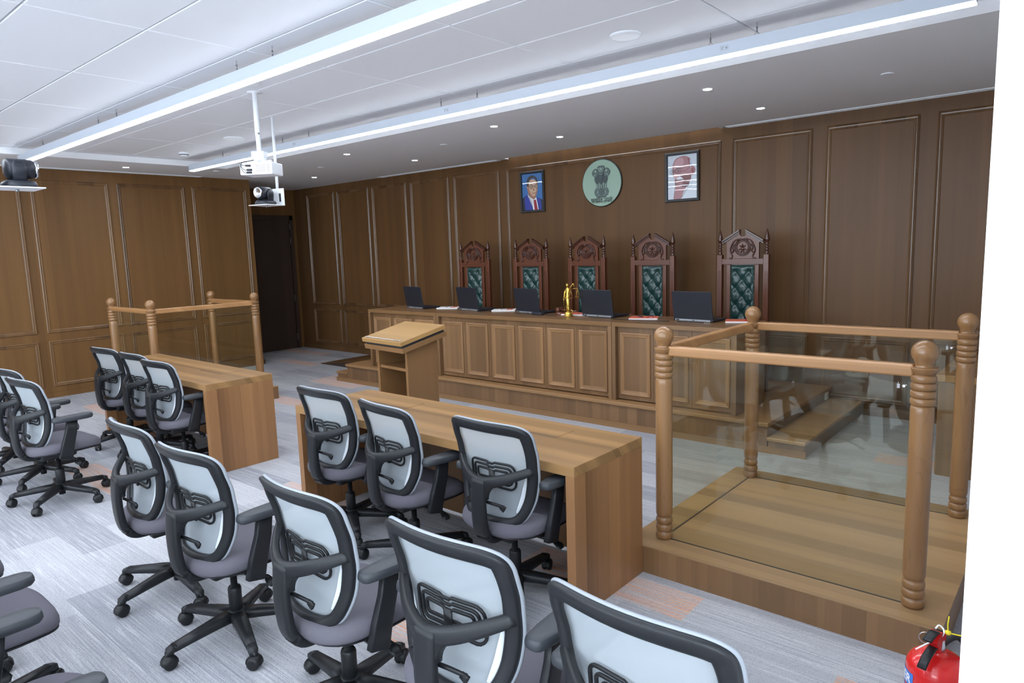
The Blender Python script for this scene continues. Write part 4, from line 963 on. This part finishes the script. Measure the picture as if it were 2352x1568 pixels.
S(MB()).sweep([(-0.036, -0.012, 0.185), (-0.036, -0.013, 0.16), (-0.028, -0.016, 0.045)], [(0.005, 0.005), (0.007, 0.004), (0.002, 0.002)], seg=6).sweep([(-0.050, -0.012, 0.162), (-0.022, -0.012, 0.166)], (0.005, 0.005), seg=6).build('sword', M_GOLD, st)
S(MB()).lathe([(0.0, 0), (0.046, 0), (0.046, 0.008), (0.036, 0.012), (0.034, 0.03), (0.030, 0.04), (0.014, 0.05), (0.0, 0.052)], 0.006, 0, 0, 24).sweep([(0.03 + 0.02 * math.cos(t), 0, 0.045 + 0.018 * math.sin(t)) for t in [R(-150 + 25 * i) for i in range(11)]], (0.008, 0.008), seg=8, ref=(0, 1, 0)).build('plinth', M_GOLD, st)
a = S(MB()); hx, hz = 0.074, 0.310
a.cyl((hx, -0.006, hz), (hx, -0.006, hz - 0.046), 0.002, seg=6); a.cyl((hx - 0.040, -0.006, hz - 0.054), (hx + 0.040, -0.006, hz - 0.042), 0.002, seg=6)
for s_ in (-1, 1):
    px, pz = hx + s_ * 0.038, hz - 0.048 + s_ * 0.006; bz_ = pz - 0.082
    for t in (0.3, 2.4, 4.5): a.cyl((px, -0.006, pz), (px + 0.024 * math.cos(t), -0.006 + 0.024 * math.sin(t), bz_), 0.0013, seg=5)
    a.lathe([(0.0, -0.008), (0.014, -0.005), (0.026, 0.001), (0.026, 0.003), (0.012, -0.003)], px, -0.006, bz_, 16)
a.build('scales', M_GOLD, st)
st.scale = (1.12, 1.12, 1.12)

# ------------------------------------------------------------------ pictures and emblem on the back wall
M_PRIN = {}
def pm(rgb, gloss=True):
    k = rgb
    if k not in M_PRIN:
        m = mat('print_%d_%d_%d' % rgb, rgb, 0.35 if not gloss else 0.3, coat=1.0 if gloss else 0.0)
        if gloss:
            nt = m.node_tree; b = nt.nodes['Principled BSDF']; b.inputs['Coat Roughness'].default_value = 0.015
            tc = nt.nodes.new('ShaderNodeTexCoord'); n = nt.nodes.new('ShaderNodeTexNoise'); n.inputs['Scale'].default_value = 5.0
            bp = nt.nodes.new('ShaderNodeBump'); bp.inputs['Strength'].default_value = 0.05; bp.inputs['Distance'].default_value = 0.006
            nt.links.new(tc.outputs['Object'], n.inputs['Vector']); nt.links.new(n.outputs['Fac'], bp.inputs['Height']); nt.links.new(bp.outputs['Normal'], b.inputs['Coat Normal'])
        M_PRIN[k] = m
    return M_PRIN[k]
class Print:
    """flat printed artwork: coloured shapes laid as hair-thin layers on one sheet, local x right, z up, facing -y"""
    def __init__(s, y=0.0, gloss=True): s.mb = MB(); s.mats = []; s.y = y; s.gloss = gloss; s.k = 0
    def layer(s, rgb):
        m = pm(rgb, s.gloss)
        if m not in s.mats: s.mats.append(m)
        s.mb.cur = s.mats.index(m); s.k += 1; return s.y - 0.00012 * s.k
    def poly(s, rgb, pts, smooth=0):
        yy = s.layer(rgb)
        if smooth:
            q = [Vector((p_[0], 0, p_[1])) for p_ in pts]; q = catmull([q[-1]] + q + [q[0], q[1]], smooth); q = q[smooth:-smooth - 1]; pts = [(v.x, v.z) for v in q]
        bm = bmesh.new(); vs_ = [bm.verts.new((x, yy, z)) for x, z in pts]
        try:
            f = bm.faces.new(vs_); bmesh.ops.triangulate(bm, faces=[f])
        except ValueError: bm.free(); return s
        bm.verts.index_update(); bm.normal_update(); s.mb.add([v.co for v in bm.verts], [[v.index for v in (f.verts if f.normal.y < 0 else reversed(f.verts))] for f in bm.faces]); bm.free(); return s
    def ell(s, rgb, cx, cz, rx, rz, n=24, rot=0.0):
        c_, s2 = math.cos(rot), math.sin(rot)
        return s.poly(rgb, [(cx + rx * math.cos(t) * c_ - rz * math.sin(t) * s2, cz + rx * math.cos(t) * s2 + rz * math.sin(t) * c_) for t in [2 * pi * i / n for i in range(n)]])
    def line(s, rgb, pts, w_, closed=False, smooth=0):
        yy = s.layer(rgb); P_ = [Vector((x, 0, z)) for x, z in pts]
        if smooth: P_ = catmull(P_, smooth)
        n = len(P_); vs_, fs = [], []
        for i in range(n):
            t = (P_[(i + 1) % n] - P_[i - 1]) if closed else (P_[min(i + 1, n - 1)] - P_[max(i - 1, 0)])
            t.normalize(); nx, nz = -t.z, t.x
            vs_ += [(P_[i].x + nx * w_ / 2, yy, P_[i].z + nz * w_ / 2), (P_[i].x - nx * w_ / 2, yy, P_[i].z - nz * w_ / 2)]
        for i in range(n - (0 if closed else 1)): j = (i + 1) % n; fs.append((2 * i, 2 * i + 1, 2 * j + 1, 2 * j)[::-1])
        s.mb.add(vs_, fs); return s
    def ring(s, rgb, cx, cz, rx, rz, w_): return s.line(rgb, [(cx + rx * math.cos(t), cz + rz * math.sin(t)) for t in [2 * pi * i / 20 for i in range(20)]], w_, True)
    def build(s, name, parent):
        return s.mb.build(name, s.mats, parent, fix=False)

def framed(x, label, art, pw, ph):
    o = empty('framed_portrait', (x, YB - 0.004, 2.49), 0, label, 'picture', 'framed portraits on the back wall'); o.rotation_euler = (R(0.9), 0, 0)
    a = MB(); fw = 0.032
    a.frame(-pw / 2 - fw, pw / 2 + fw, -ph / 2 - fw, ph / 2 + fw, [(0, 0), (0, 0.018), (0.006, 0.024), (0.026, 0.022), (fw, 0.012), (fw, 0.0)], lambda u, v, h: (u, -h - 0.006, v)); a.build('frame', mat('picture_frame_black', (34, 34, 36), 0.4), o)
    MB().box(-pw / 2 - fw + 0.004, pw / 2 + fw - 0.004, -0.010, -0.002, -ph / 2 - fw + 0.004, ph / 2 + fw - 0.004).build('backing_board', M_DARK, o)
    pr_ = Print(-0.0115); art(pr_, pw, ph); pr_.build('print', o)
def art_suit(p, W_, H_):
    X = lambda u: (u - 0.5) * W_
    Z = lambda v: (0.5 - v) * H_
    q = lambda L_: [(X(u), Z(v)) for u, v in L_]
    p.poly((48, 112, 178), q([(0, 0), (1, 0), (1, 1), (0, 1)]))
    p.poly((30, 32, 42), q([(0, .66), (.24, .56), (.36, .6), (.7, .66), (.82, .68), (1, .75), (1, 1), (0, 1)]))
    p.poly((42, 62, 158), q([(.08, .68), (.2, .56), (.34, .64), (.5, .84), (.54, 1), (.12, 1)]))
    p.poly((42, 62, 158), q([(.68, .65), (.84, .69), (.92, .78), (.92, 1), (.76, 1), (.72, .82)]))
    p.poly((226, 230, 238), q([(.24, .55), (.42, .66), (.56, .72), (.68, .65), (.74, .84), (.78, 1), (.52, 1), (.42, .82)]))
    p.poly((150, 34, 54), q([(.54, .73), (.66, .72), (.64, .79), (.74, 1), (.58, 1), (.57, .8)]))
    p.poly((168, 118, 96), q([(.25, .36), (.29, .53), (.40, .64), (.56, .71), (.66, .64), (.74, .5), (.78, .33), (.7, .2), (.5, .15), (.3, .2)]), 4)
    p.poly((206, 172, 146), q([(.34, .34), (.38, .5), (.52, .62), (.62, .6), (.70, .46), (.72, .3), (.62, .17), (.46, .16), (.36, .22)]), 4)
    p.poly((36, 32, 34), q([(.24, .33), (.23, .22), (.3, .11), (.44, .05), (.6, .06), (.74, .14), (.78, .26), (.76, .30), (.70, .2), (.6, .13), (.46, .13), (.36, .2), (.31, .33), (.28, .36)]), 4)
    p.ell((196, 140, 116), X(.25), Z(.36), .018 * W_ * 1.6, .03 * H_)
    for cx in (.46, .71): p.ell((190, 160, 138), X(cx), Z(.355), .072 * W_, .05 * H_); p.ring((30, 28, 30), X(cx), Z(.355), .078 * W_, .052 * H_, .020 * W_); p.ell((40, 30, 28), X(cx), Z(.35), .022 * W_, .014 * H_)
    p.line((30, 28, 30), q([(.54, .345), (.63, .345)]), .02 * W_); p.line((30, 28, 30), q([(.38, .335), (.28, .33)]), .018 * W_)
    p.poly((160, 112, 92), q([(.57, .36), (.60, .44), (.64, .46), (.58, .475), (.53, .455)])); p.line((150, 66, 66), q([(.48, .53), (.57, .545), (.68, .53)]), .022 * H_ * .7, smooth=3)
    p.line((24, 24, 34), q([(.34, .64), (.46, .82), (.5, 1)]), .018 * W_); p.line((24, 24, 34), q([(.73, .68), (.78, .86), (.82, 1)]), .014 * W_)
def art_elder(p, W_, H_):
    X = lambda u: (u - 0.5) * W_
    Z = lambda v: (0.5 - v) * H_
    q = lambda L_: [(X(u), Z(v)) for u, v in L_]
    p.poly((204, 214, 226), q([(0, 0), (1, 0), (1, 1), (0, 1)]))
    p.poly((170, 116, 122), q([(.16, .36), (.17, .22), (.26, .09), (.42, .04), (.60, .03), (.76, .09), (.83, .2), (.83, .36), (.80, .5), (.76, .62), (.56, .82), (.44, 1), (.2, 1), (.22, .82), (.30, .66), (.26, .58), (.22, .5), (.17, .42)]), 3)
    p.poly((196, 150, 156), q([(.2, .3), (.24, .16), (.36, .08), (.50, .07), (.56, .16), (.5, .26), (.34, .3)]), 3)
    p.poly((146, 82, 88), q([(.68, .08), (.78, .12), (.83, .24), (.76, .26), (.72, .18)]), 3)
    p.poly((190, 200, 222), q([(.76, .11), (.84, .2), (.85, .3), (.78, .3), (.77, .2)]), 3)
    p.poly((126, 62, 66), q([(.40, .50), (.56, .44), (.78, .46), (.80, .55), (.70, .66), (.50, .66), (.56, .56), (.46, .54)]), 3)
    p.poly((168, 104, 108), q([(.80, .30), (.88, .28), (.95, .34), (.93, .42), (.86, .48), (.79, .46)]), 3); p.poly((128, 70, 74), q([(.84, .33), (.89, .33), (.88, .41), (.83, .42)]), 3)
    p.poly((206, 160, 162), q([(.20, .42), (.28, .42), (.36, .47), (.34, .53), (.24, .54), (.20, .48)]), 3)
    p.poly((228, 230, 236), q([(.30, .55), (.38, .49), (.46, .50), (.54, .56), (.44, .56)]), 3); p.line((50, 40, 46), q([(.25, .555), (.36, .565), (.52, .56)]), .012 * H_, smooth=3)
    p.poly((150, 84, 86), q([(.31, .60), (.40, .59), (.46, .60), (.40, .63), (.33, .63)]), 3)
    for cx, cz, rx in ((.17, .37, .07), (.36, .36, .09)): p.ring((66, 54, 60), X(cx), Z(cz), rx * W_, .05 * H_, .014 * W_); p.ell((60, 48, 52), X(cx + .01), Z(cz), .03 * W_, .016 * H_)
    p.line((70, 58, 62), q([(.27, .31), (.40, .29), (.52, .31)]), .014 * H_, smooth=3); p.line((70, 56, 60), q([(.46, .37), (.62, .36), (.84, .26)]), .010 * W_, smooth=3); p.line((80, 60, 60), q([(.14, .33), (.2, .32), (.25, .36)]), .012 * W_)
    p.poly((84, 48, 54), q([(.48, .69), (.66, .66), (.74, .64), (.7, .72), (.52, .73)]), 3)
    p.poly((212, 220, 230), q([(0, .78), (.26, .70), (.24, .82), (.20, 1), (0, 1)])); p.poly((214, 222, 232), q([(1, .52), (.84, .5), (.80, .64), (.66, .80), (.46, 1), (1, 1)]))
    p.line((150, 160, 178), q([(.86, .54), (.84, .66), (.72, .78)]), .010 * W_, smooth=3); p.line((110, 60, 70), q([(.24, .74), (.22, .86), (.20, .99)]), .010 * W_)
    p.line((110, 60, 70), q([(.70, .75), (.58, .87), (.46, .99)]), .010 * W_)
framed(-5.803, 'framed portrait of a man in a blue suit and round glasses, left of the emblem', art_suit, 0.345, 0.475)
framed(-3.630, 'framed portrait of a bald man with glasses and white moustache, right of the emblem', art_elder, 0.355, 0.485)

em = empty('wall_emblem', (-4.705, YB - 0.002, 2.512), 0, 'round pale green emblem board with a lion capital between the portraits', 'emblem')
S(MB()).lathe([(0.0, 0.0), (0.288, 0.0), (0.288, -0.018), (0.284, -0.022), (0.0, -0.022)], 0, 0, 0, 64, 'y').build('board', mat('emblem_edge', (38, 44, 42), 0.5), em)
q = Print(-0.0222, False); q.ell((152, 178, 160), 0, 0, 0.279, 0.279, 64)
DK, LG, MD = (44, 56, 56), (150, 172, 160), (96, 114, 110)
q.poly(MD, [(-.085, -.150), (-.10, -.115), (-.09, -.075), (-.06, -.055), (0, -.048), (.06, -.055), (.09, -.072), (.105, -.11), (.09, -.148), (.05, -.165), (-.05, -.166)], 4)
q.line(DK, [(-.085, -.150), (-.103, -.115), (-.092, -.075), (-.06, -.055), (0, -.048), (.06, -.055), (.092, -.072), (.106, -.11), (.09, -.148), (.05, -.165), (-.05, -.166)], .006, True)
q.line(DK, [(-.075, -.172), (.07, -.170)], .008); q.ring(DK, .0, -.108, .034, .040, .006); q.ring(DK, .0, -.108, .020, .025, .004); q.ell(DK, 0, -.108, .006, .008)
for t in range(8): an = t * pi / 4; q.line(DK, [(.006 * math.cos(an), -.108 + .008 * math.sin(an)), (.032 * math.cos(an), -.108 + .038 * math.sin(an))], .002)
for s_ in (-1, 1): q.line(DK, [(s_ * .048, -.08), (s_ * .07, -.10), (s_ * .06, -.13), (s_ * .078, -.14)], .005, smooth=3); q.line(LG, [(s_ * .055, -.09), (s_ * .065, -.12)], .008); q.line(DK, [(s_ * .09, -.09), (s_ * .08, -.12)], .004)
for x, w2 in ((-.062, .022), (-.030, .018), (0.0, .020), (.030, .018), (.062, .022)):
    q.poly(LG, [(x - w2 / 2, .03), (x + w2 / 2, .03), (x + w2 / 2 * .8, -.045), (x + w2 * .7, -.058), (x - w2 * .7, -.058), (x - w2 / 2 * .8, -.045)])
    q.line(DK, [(x - w2 / 2, .03), (x - w2 / 2 * .8, -.045), (x - w2 * .7, -.058)], .005); q.line(DK, [(x + w2 / 2, .03), (x + w2 / 2 * .8, -.045), (x + w2 * .7, -.058)], .005)
q.poly((74, 90, 92), [(-.085, .10), (-.10, .05), (-.085, .01), (-.06, -.012), (-.03, .005), (0, -.02), (.03, .005), (.06, -.012), (.083, .01), (.095, .05), (.08, .10), (0, .13)], 4)
for r_ in range(7):
    for c_ in range(9):
        x = -.075 + .0185 * c_ + (.009 if r_ % 2 else 0); z = .088 - .0145 * r_
        if abs(x) < .084 and z > -.012 + .03 * abs(math.sin(x * 50)): q.line((34, 44, 46), [(x - .004, z + .006), (x, z - .005), (x + .005, z + .005)], .003)
for s_ in (-1, 1):
    q.poly(MD, [(s_ * .05, .15), (s_ * .075, .172), (s_ * .105, .160), (s_ * .125, .130), (s_ * .118, .10), (s_ * .10, .085), (s_ * .07, .08), (s_ * .05, .10)][::(1 if s_ > 0 else -1)], 3)
    q.line(DK, [(s_ * .05, .15), (s_ * .075, .174), (s_ * .105, .162), (s_ * .127, .130), (s_ * .118, .10), (s_ * .10, .085)], .006, smooth=3)
    q.ell(LG, s_ * .08, .145, .014, .012); q.ell(DK, s_ * .098, .138, .005, .006); q.line(DK, [(s_ * .085, .118), (s_ * .115, .112)], .006); q.line(LG, [(s_ * .08, .103), (s_ * .108, .098)], .007)
q.poly(MD, [(-.048, .19), (-.03, .203), (.03, .205), (.048, .19), (.05, .15), (.04, .12), (.02, .10), (-.02, .10), (-.04, .12), (-.05, .15)], 3)
q.line(DK, [(-.048, .19), (-.03, .203), (.03, .205), (.048, .19), (.05, .15), (.04, .12), (.02, .10), (-.02, .10), (-.04, .12), (-.05, .15)], .006, True)
q.poly(LG, [(-.010, .18), (.010, .18), (.014, .15), (.02, .138), (-.02, .138), (-.014, .15)])
for s_ in (-1, 1): q.ell(LG, s_ * .028, .172, .013, .012); q.ell(DK, s_ * .026, .170, .006, .006); q.line(DK, [(s_ * .016, .185), (s_ * .04, .188)], .005)
q.line(DK, [(-.032, .128), (-.012, .118), (.012, .118), (.032, .128)], .010, smooth=3); q.line(LG, [(-.024, .112), (0, .106), (.024, .112)], .007, smooth=3); q.ell(DK, 0, .148, .010, .006)
# motto in Devanagari strokes; unit = letter height
def motto(x0, z0, h):
    T = h * 0.125
    def stk(ox, pts, sm=0): q.line((30, 40, 40), [(x0 + (ox + x) * h, z0 + y * h) for x, y in pts], T, smooth=sm)
    def stem(ox, x): stk(ox, [(x, 1.0), (x, 0.0)])
    o_ = 0.0                                                           # sa
    stk(o_, [(.10, 1.0), (.26, .92), (.28, .74), (.10, .62)], 3); stk(o_, [(.12, .62), (.30, .5), (.42, .12)], 3); stk(o_, [(.26, .56), (.68, .56)]); stem(o_, .68)
    o_ = .88                                                           # t-ya
    stk(o_, [(.30, .62), (.10, .60), (.02, .42), (.16, .14)], 3); stk(o_, [(.16, .62), (.36, .60)]); stk(o_, [(.36, 1.0), (.40, .72), (.36, .50), (.46, .32), (.62, .30), (.74, .42)], 3); stem(o_, .76)
    o_ = 1.78                                                          # me
    stk(o_, [(.14, 1.0), (.14, .36)]); stk(o_, [(.14, .34), (.04, .26), (.10, .14), (.22, .26), (.22, .36)], 3); stk(o_, [(.10, .38), (.62, .38)]); stem(o_, .62); stk(o_, [(.62, 1.0), (.50, 1.22), (.34, 1.34)], 3)
    o_ = 2.58                                                          # va
    stk(o_, [(.56, .72), (.30, .74), (.08, .54), (.10, .30), (.32, .20), (.56, .36)], 3); stem(o_, .58)
    q.line((30, 40, 40), [(x0, z0 + h), (x0 + 3.30 * h, z0 + h)], T)
    o_ = 3.62                                                          # ja
    stk(o_, [(.66, .58), (.34, .58), (.36, .32), (.20, .12), (.04, .22), (.02, .40)], 3); stk(o_, [(.34, .58), (.10, .58)]); stem(o_, .68)
    o_ = 4.48                                                          # ya
    stk(o_, [(.10, 1.0), (.16, .72), (.10, .50), (.22, .30), (.40, .30), (.54, .42)], 3); stem(o_, .56)
    o_ = 5.20                                                          # te
    stk(o_, [(.54, .66), (.20, .66), (.08, .46), (.24, .18)], 3); stem(o_, .56); stk(o_, [(.56, 1.0), (.44, 1.22), (.28, 1.34)], 3)
    q.line((30, 40, 40), [(x0 + 3.60 * h, z0 + h), (x0 + 5.92 * h, z0 + h)], T)
motto(-0.152, -0.240, 0.0525)
q.build('printed_face', em)

# ------------------------------------------------------------------ projector and hanging cameras
pj = empty('ceiling_projector', (-5.12, 2.95, ZT), R(34), 'white projector hanging from a ceiling pole, cables at its rear', 'projector')
a = S(MB()); a.lathe([(0.0, 0.0), (0.06, 0.0), (0.06, -0.004), (0.0215, -0.006), (0.0215, -0.33), (0.019, -0.331), (0.019, -0.46), (0.0, -0.46)], seg=24)
a.build('pole', M_METALW, pj)
S(MB()).cyl((0.015, -0.025, -0.318), (0.015, -0.012, -0.318), 0.007, seg=10).build('pole_screw', M_GREYM, pj)
a = MB(); a.box(-0.05, 0.05, -0.04, 0.04, -0.50, -0.455, 0.003); a.box(-0.035, 0.045, -0.03, 0.03, -0.525, -0.50, 0.002); a.box(-0.10, 0.10, -0.010, 0.010, -0.533, -0.525); a.box(-0.010, 0.010, -0.08, 0.08, -0.533, -0.525); a.box(-0.10, -0.085, -0.015, 0.015, -0.546, -0.525).box(0.085, 0.10, -0.015, 0.015, -0.546, -0.525)
a.build('mount_bracket', M_METALW, pj)
bdy = MB(); bdy.box(-0.125, 0.14, -0.10, 0.10, -0.642, -0.545, 0.010); pb_ = bdy.build('body', M_METALW, pj)
a = MB()
for i in range(10):
    if i == 7: continue
    for j in range(7): a.box(0.010 + i * 0.0115, 0.016 + i * 0.0115, -0.1008, -0.0995, -0.622 + j * 0.0085, -0.617 + j * 0.0085)
tag(a.build('vent_holes', M_DARK, pb_), kind='stuff')
a = S(MB())
for (x, z) in ((-0.04, -0.572), (-0.03, -0.605), (-0.033, -0.625)): a.sweep([(x - 0.03, -0.112, z), (x, -0.108, z), (x + 0.006, -0.102, z)], (0.012, 0.016), seg=8, power=4)
a.build('connector', M_RUBBER, pb_)
a = S(MB())
for k, (x, z) in enumerate(((-0.07, -0.572), (-0.06, -0.605), (-0.063, -0.625))):
    a.sweep(catmull([(x, -0.112, z), (x - 0.02, -0.117, z + 0.002), (x - 0.045, -0.115, z + 0.02 + 0.012 * k), (x - 0.04, -0.10, -0.545), (-0.06, -0.05, -0.530), (-0.01, -0.02, -0.515)], 5), (0.005, 0.005), seg=6)
a.build('cables', M_RUBBER, pj)
S(MB()).lathe([(0.0, 0.0), (0.03, 0.0), (0.034, 0.012), (0.034, 0.02)], 0.06, 0.095, -0.592, 24, 'y').build('lens', M_RUBBER, pb_)

def ptz(x, y, z, rz, label, sc=1.0):
    o = empty('hanging_camera', (x, y, z), R(rz), label, 'camera', 'white bracketed conference cameras under the ceiling')
    # local: lens looks to -y, plate at +y
    S(MB()).cyl((0.02, 0.115, 0.08), (0.02, 0.115, (ZT - z) / sc), 0.012, seg=14).build('pole', M_METALW, o)
    a = MB(); a.box(-0.08, 0.10, 0.100, 0.106, -0.006, 0.135, 0.002); a.box(-0.10, 0.10, -0.10, 0.106, -0.008, -0.002, 0.002); br = a.build('bracket', M_METALW, o)
    S(MB()).lathe([(0.0, 0), (0.008, 0), (0.008, -0.012), (0.0, -0.012)], 0.0, 0.0, -0.008, 12).build('bracket_screw', M_GREYM, br)
    a = MB()
    for u0 in (0.045, -0.055): a.box(u0, u0 + 0.022, 0.0985, 0.1075, 0.025, 0.095, 0.003)
    a.build('bracket_slot', M_DARK, br)
    a = S(MB()); n_ = 24; vs_, fs = [], []
    for (k, zz) in ((0.96, 0.0), (1.0, 0.006), (0.98, 0.018), (0.9, 0.028), (0.75, 0.034), (0.1, 0.036)):
        for i in range(n_):
            t = 2 * pi * i / n_; c_, s2 = math.cos(t), math.sin(t); vs_.append((math.copysign(abs(c_) ** 0.6, c_) * 0.075 * k, math.copysign(abs(s2) ** 0.6, s2) * 0.075 * k - 0.01, zz))
    for q_ in range(5):
        for i in range(n_): j = (i + 1) % n_; fs.append((q_ * n_ + i, q_ * n_ + j, (q_ + 1) * n_ + j, (q_ + 1) * n_ + i))
    a.add(vs_, fs); a.build('camera_base', M_LAP, o)
    a = S(MB())
    a.lathe([(0.0, -0.075), (0.038, -0.075), (0.048, -0.068), (0.050, -0.04), (0.050, 0.035), (0.042, 0.048), (0.0, 0.05)], 0, -0.005, 0.093, 24, 'y')
    for s_ in (-1, 1): a.sweep([(s_ * 0.054, -0.005, 0.03), (s_ * 0.056, -0.005, 0.095), (s_ * 0.052, -0.005, 0.125)], [(0.06, 0.016), (0.07, 0.016), (0.04, 0.012)], seg=12, ref=(1, 0, 0), power=3)
    hd = a.build('camera_head', M_LAP, o)
    S(MB()).lathe([(0.036, -0.088), (0.042, -0.090), (0.044, -0.084), (0.044, -0.074), (0.036, -0.074)], 0, -0.005, 0.093, 28, 'y').build('lens_ring', M_CHROME, hd)
    S(MB()).lathe([(0.0, -0.076), (0.018, -0.078), (0.036, -0.084), (0.036, -0.074)], 0, -0.005, 0.093, 24, 'y').build('lens_glass', mat('lens_black', (12, 13, 16), 0.06), hd)
    o.scale = (sc, sc, sc)
ptz(-5.90, 3.43, 2.225, 15, 'white bracket with a black camera facing the audience, below the projector', 1.12)
ptz(-4.18, 1.06, 2.135, 180, 'white bracket with a black camera facing the bench, at the left picture edge', 1.0)

# ------------------------------------------------------------------ fire extinguisher
fe = empty('fire_extinguisher', (-0.295, 2.30, 0), R(12), 'red fire extinguisher with blue label standing beside the white wall', 'fire extinguisher')
RB = 0.085
body = [(0.0, 0.008), (0.078, 0.008), (0.084, 0.0), (0.084, 0.012), (RB, 0.03), (RB, 0.428)] + [(RB * math.cos(t) ** 0.66, 0.428 + 0.052 * math.sin(t)) for t in [R(a_) for a_ in (12, 25, 38, 50, 60, 70, 78)]] + [(0.024, 0.480), (0.022, 0.484), (0.022, 0.490), (0.0, 0.490)]
S(MB()).lathe(body, seg=48).build('cylinder', M_RED, fe)
S(MB()).lathe([(0.0, 0.483), (0.017, 0.483), (0.019, 0.50), (0.016, 0.525), (0.0, 0.527)], seg=20).build('valve', M_CHROME, fe)
a = MB(); vd = R(-70)
def rot2(mb): return mb.xform(Matrix.Rotation(R(-115), 4, 'Z'))
rot2(MB().prism([(-0.012, 0.49), (0.02, 0.49), (0.05, 0.535), (0.02, 0.56), (-0.016, 0.545)], -0.014, 0.014)).build('valve_bracket', M_RED, fe)
rot2(S(MB()).sweep([(0.0, 0.0, 0.508), (0.045, 0, 0.512), (0.085, 0, 0.498), (0.115, 0, 0.475)], (0.026, 0.007), seg=8, power=4)).build('carry_handle', M_BLK2, fe)
rot2(S(MB()).sweep([(-0.008, 0.0, 0.548), (0.04, 0, 0.562), (0.085, 0, 0.552)], (0.026, 0.007), seg=8, power=4)).build('squeeze_lever', M_BLK2, fe)
a = S(MB()); a.sweep([(-0.036 + 0.018 * math.cos(t), -0.03, 0.536 + 0.018 * math.sin(t)) for t in [2 * pi * i / 20 for i in range(20)]], (0.003, 0.003), seg=6, ref=(0, 1, 0), closed=True); a.cyl((-0.02, -0.02, 0.536), (0.02, 0.01, 0.532), 0.002, seg=6); a.build('safety_pin', M_CHROME, fe)
S(MB()).sweep(catmull([(-0.062, -0.05, 0.503), (-0.03, -0.035, 0.523), (0.0, -0.02, 0.538), (0.012, -0.005, 0.556), (0.0, 0.008, 0.566), (-0.010, 0.0, 0.556)], 5), (0.006, 0.003), seg=6).build('white_tie', M_WHITE, fe)
S(MB()).sweep(catmull([(0.022, -0.012, 0.61), (0.020, -0.012, 0.585), (0.022, -0.010, 0.556)], 4), (0.004, 0.004), seg=6).sweep(catmull([(0.022, -0.010, 0.556), (0.06, -0.006, 0.553), (0.095, 0.002, 0.556)], 4), (0.004, 0.004), seg=6).lathe([(0.0, -0.008), (0.008, -0.004), (0.008, 0.004), (0.0, 0.008)], 0.022, -0.010, 0.557, 12).build('yellow_seal', M_YEL, fe)
S(MB()).sweep(catmull([(0.012, 0.012, 0.505), (0.05, 0.035, 0.525), (0.085, 0.05, 0.47), (0.098, 0.056, 0.36), (0.098, 0.056, 0.16)], 6), (0.018, 0.018), seg=10).build('hose', M_RUBBER, fe)
# wrapped blue labels: angles measured in the extinguisher's own frame
def wrap(a0, a1, z0, z1, m, name, rad=RB + 0.0008, cut=0):
    a = S(MB()); n_ = 16; vs_, fs = [], []
    for i in range(n_ + 1):
        t = a0 + (a1 - a0) * i / n_; zz1 = z1 - (cut * max(0, (i / n_ - 0.75) / 0.25) ** 2)
        vs_ += [(rad * math.cos(t), rad * math.sin(t), z0), (rad * math.cos(t), rad * math.sin(t), zz1)]
    for i in range(n_): fs.append((2 * i, 2 * i + 2, 2 * i + 3, 2 * i + 1))
    return a.add(vs_, fs).build(name, m, fe)
LA1 = R(-140)
wrap(LA1 - R(95), LA1, 0.376, 0.420, M_BLUE, 'name_label'); wrap(LA1 - R(95), LA1 + R(3), 0.10, 0.366, M_BLUE, 'instruction_label', cut=0.03)
def wrapped_text(txt, h, ang_end, z, m, rad):
    cu_ = bpy.data.curves.new('txt', 'FONT'); cu_.body = txt; cu_.size = h; cu_.offset = 0.0012
    ob = bpy.data.objects.new('txt', cu_); COL.objects.link(ob); dg = bpy.context.evaluated_depsgraph_get(); dg.update()
    me = bpy.data.meshes.new_from_object(ob.evaluated_get(dg)); bpy.data.objects.remove(ob)
    wmax = max(v.co.x for v in me.vertices)
    for v in me.vertices:
        t = ang_end + (v.co.x - wmax) / rad; v.co = Vector((rad * math.cos(t), rad * math.sin(t), z + v.co.y))
    me.materials.clear(); me.materials.append(m); me.name = 'label_lettering'
    o_ = bpy.data.objects.new('label_lettering', me); COL.objects.link(o_); o_.parent = fe; return o_
wrapped_text('ER', 0.040, LA1 - R(4), 0.384, M_PAPER, RB + 0.0016)
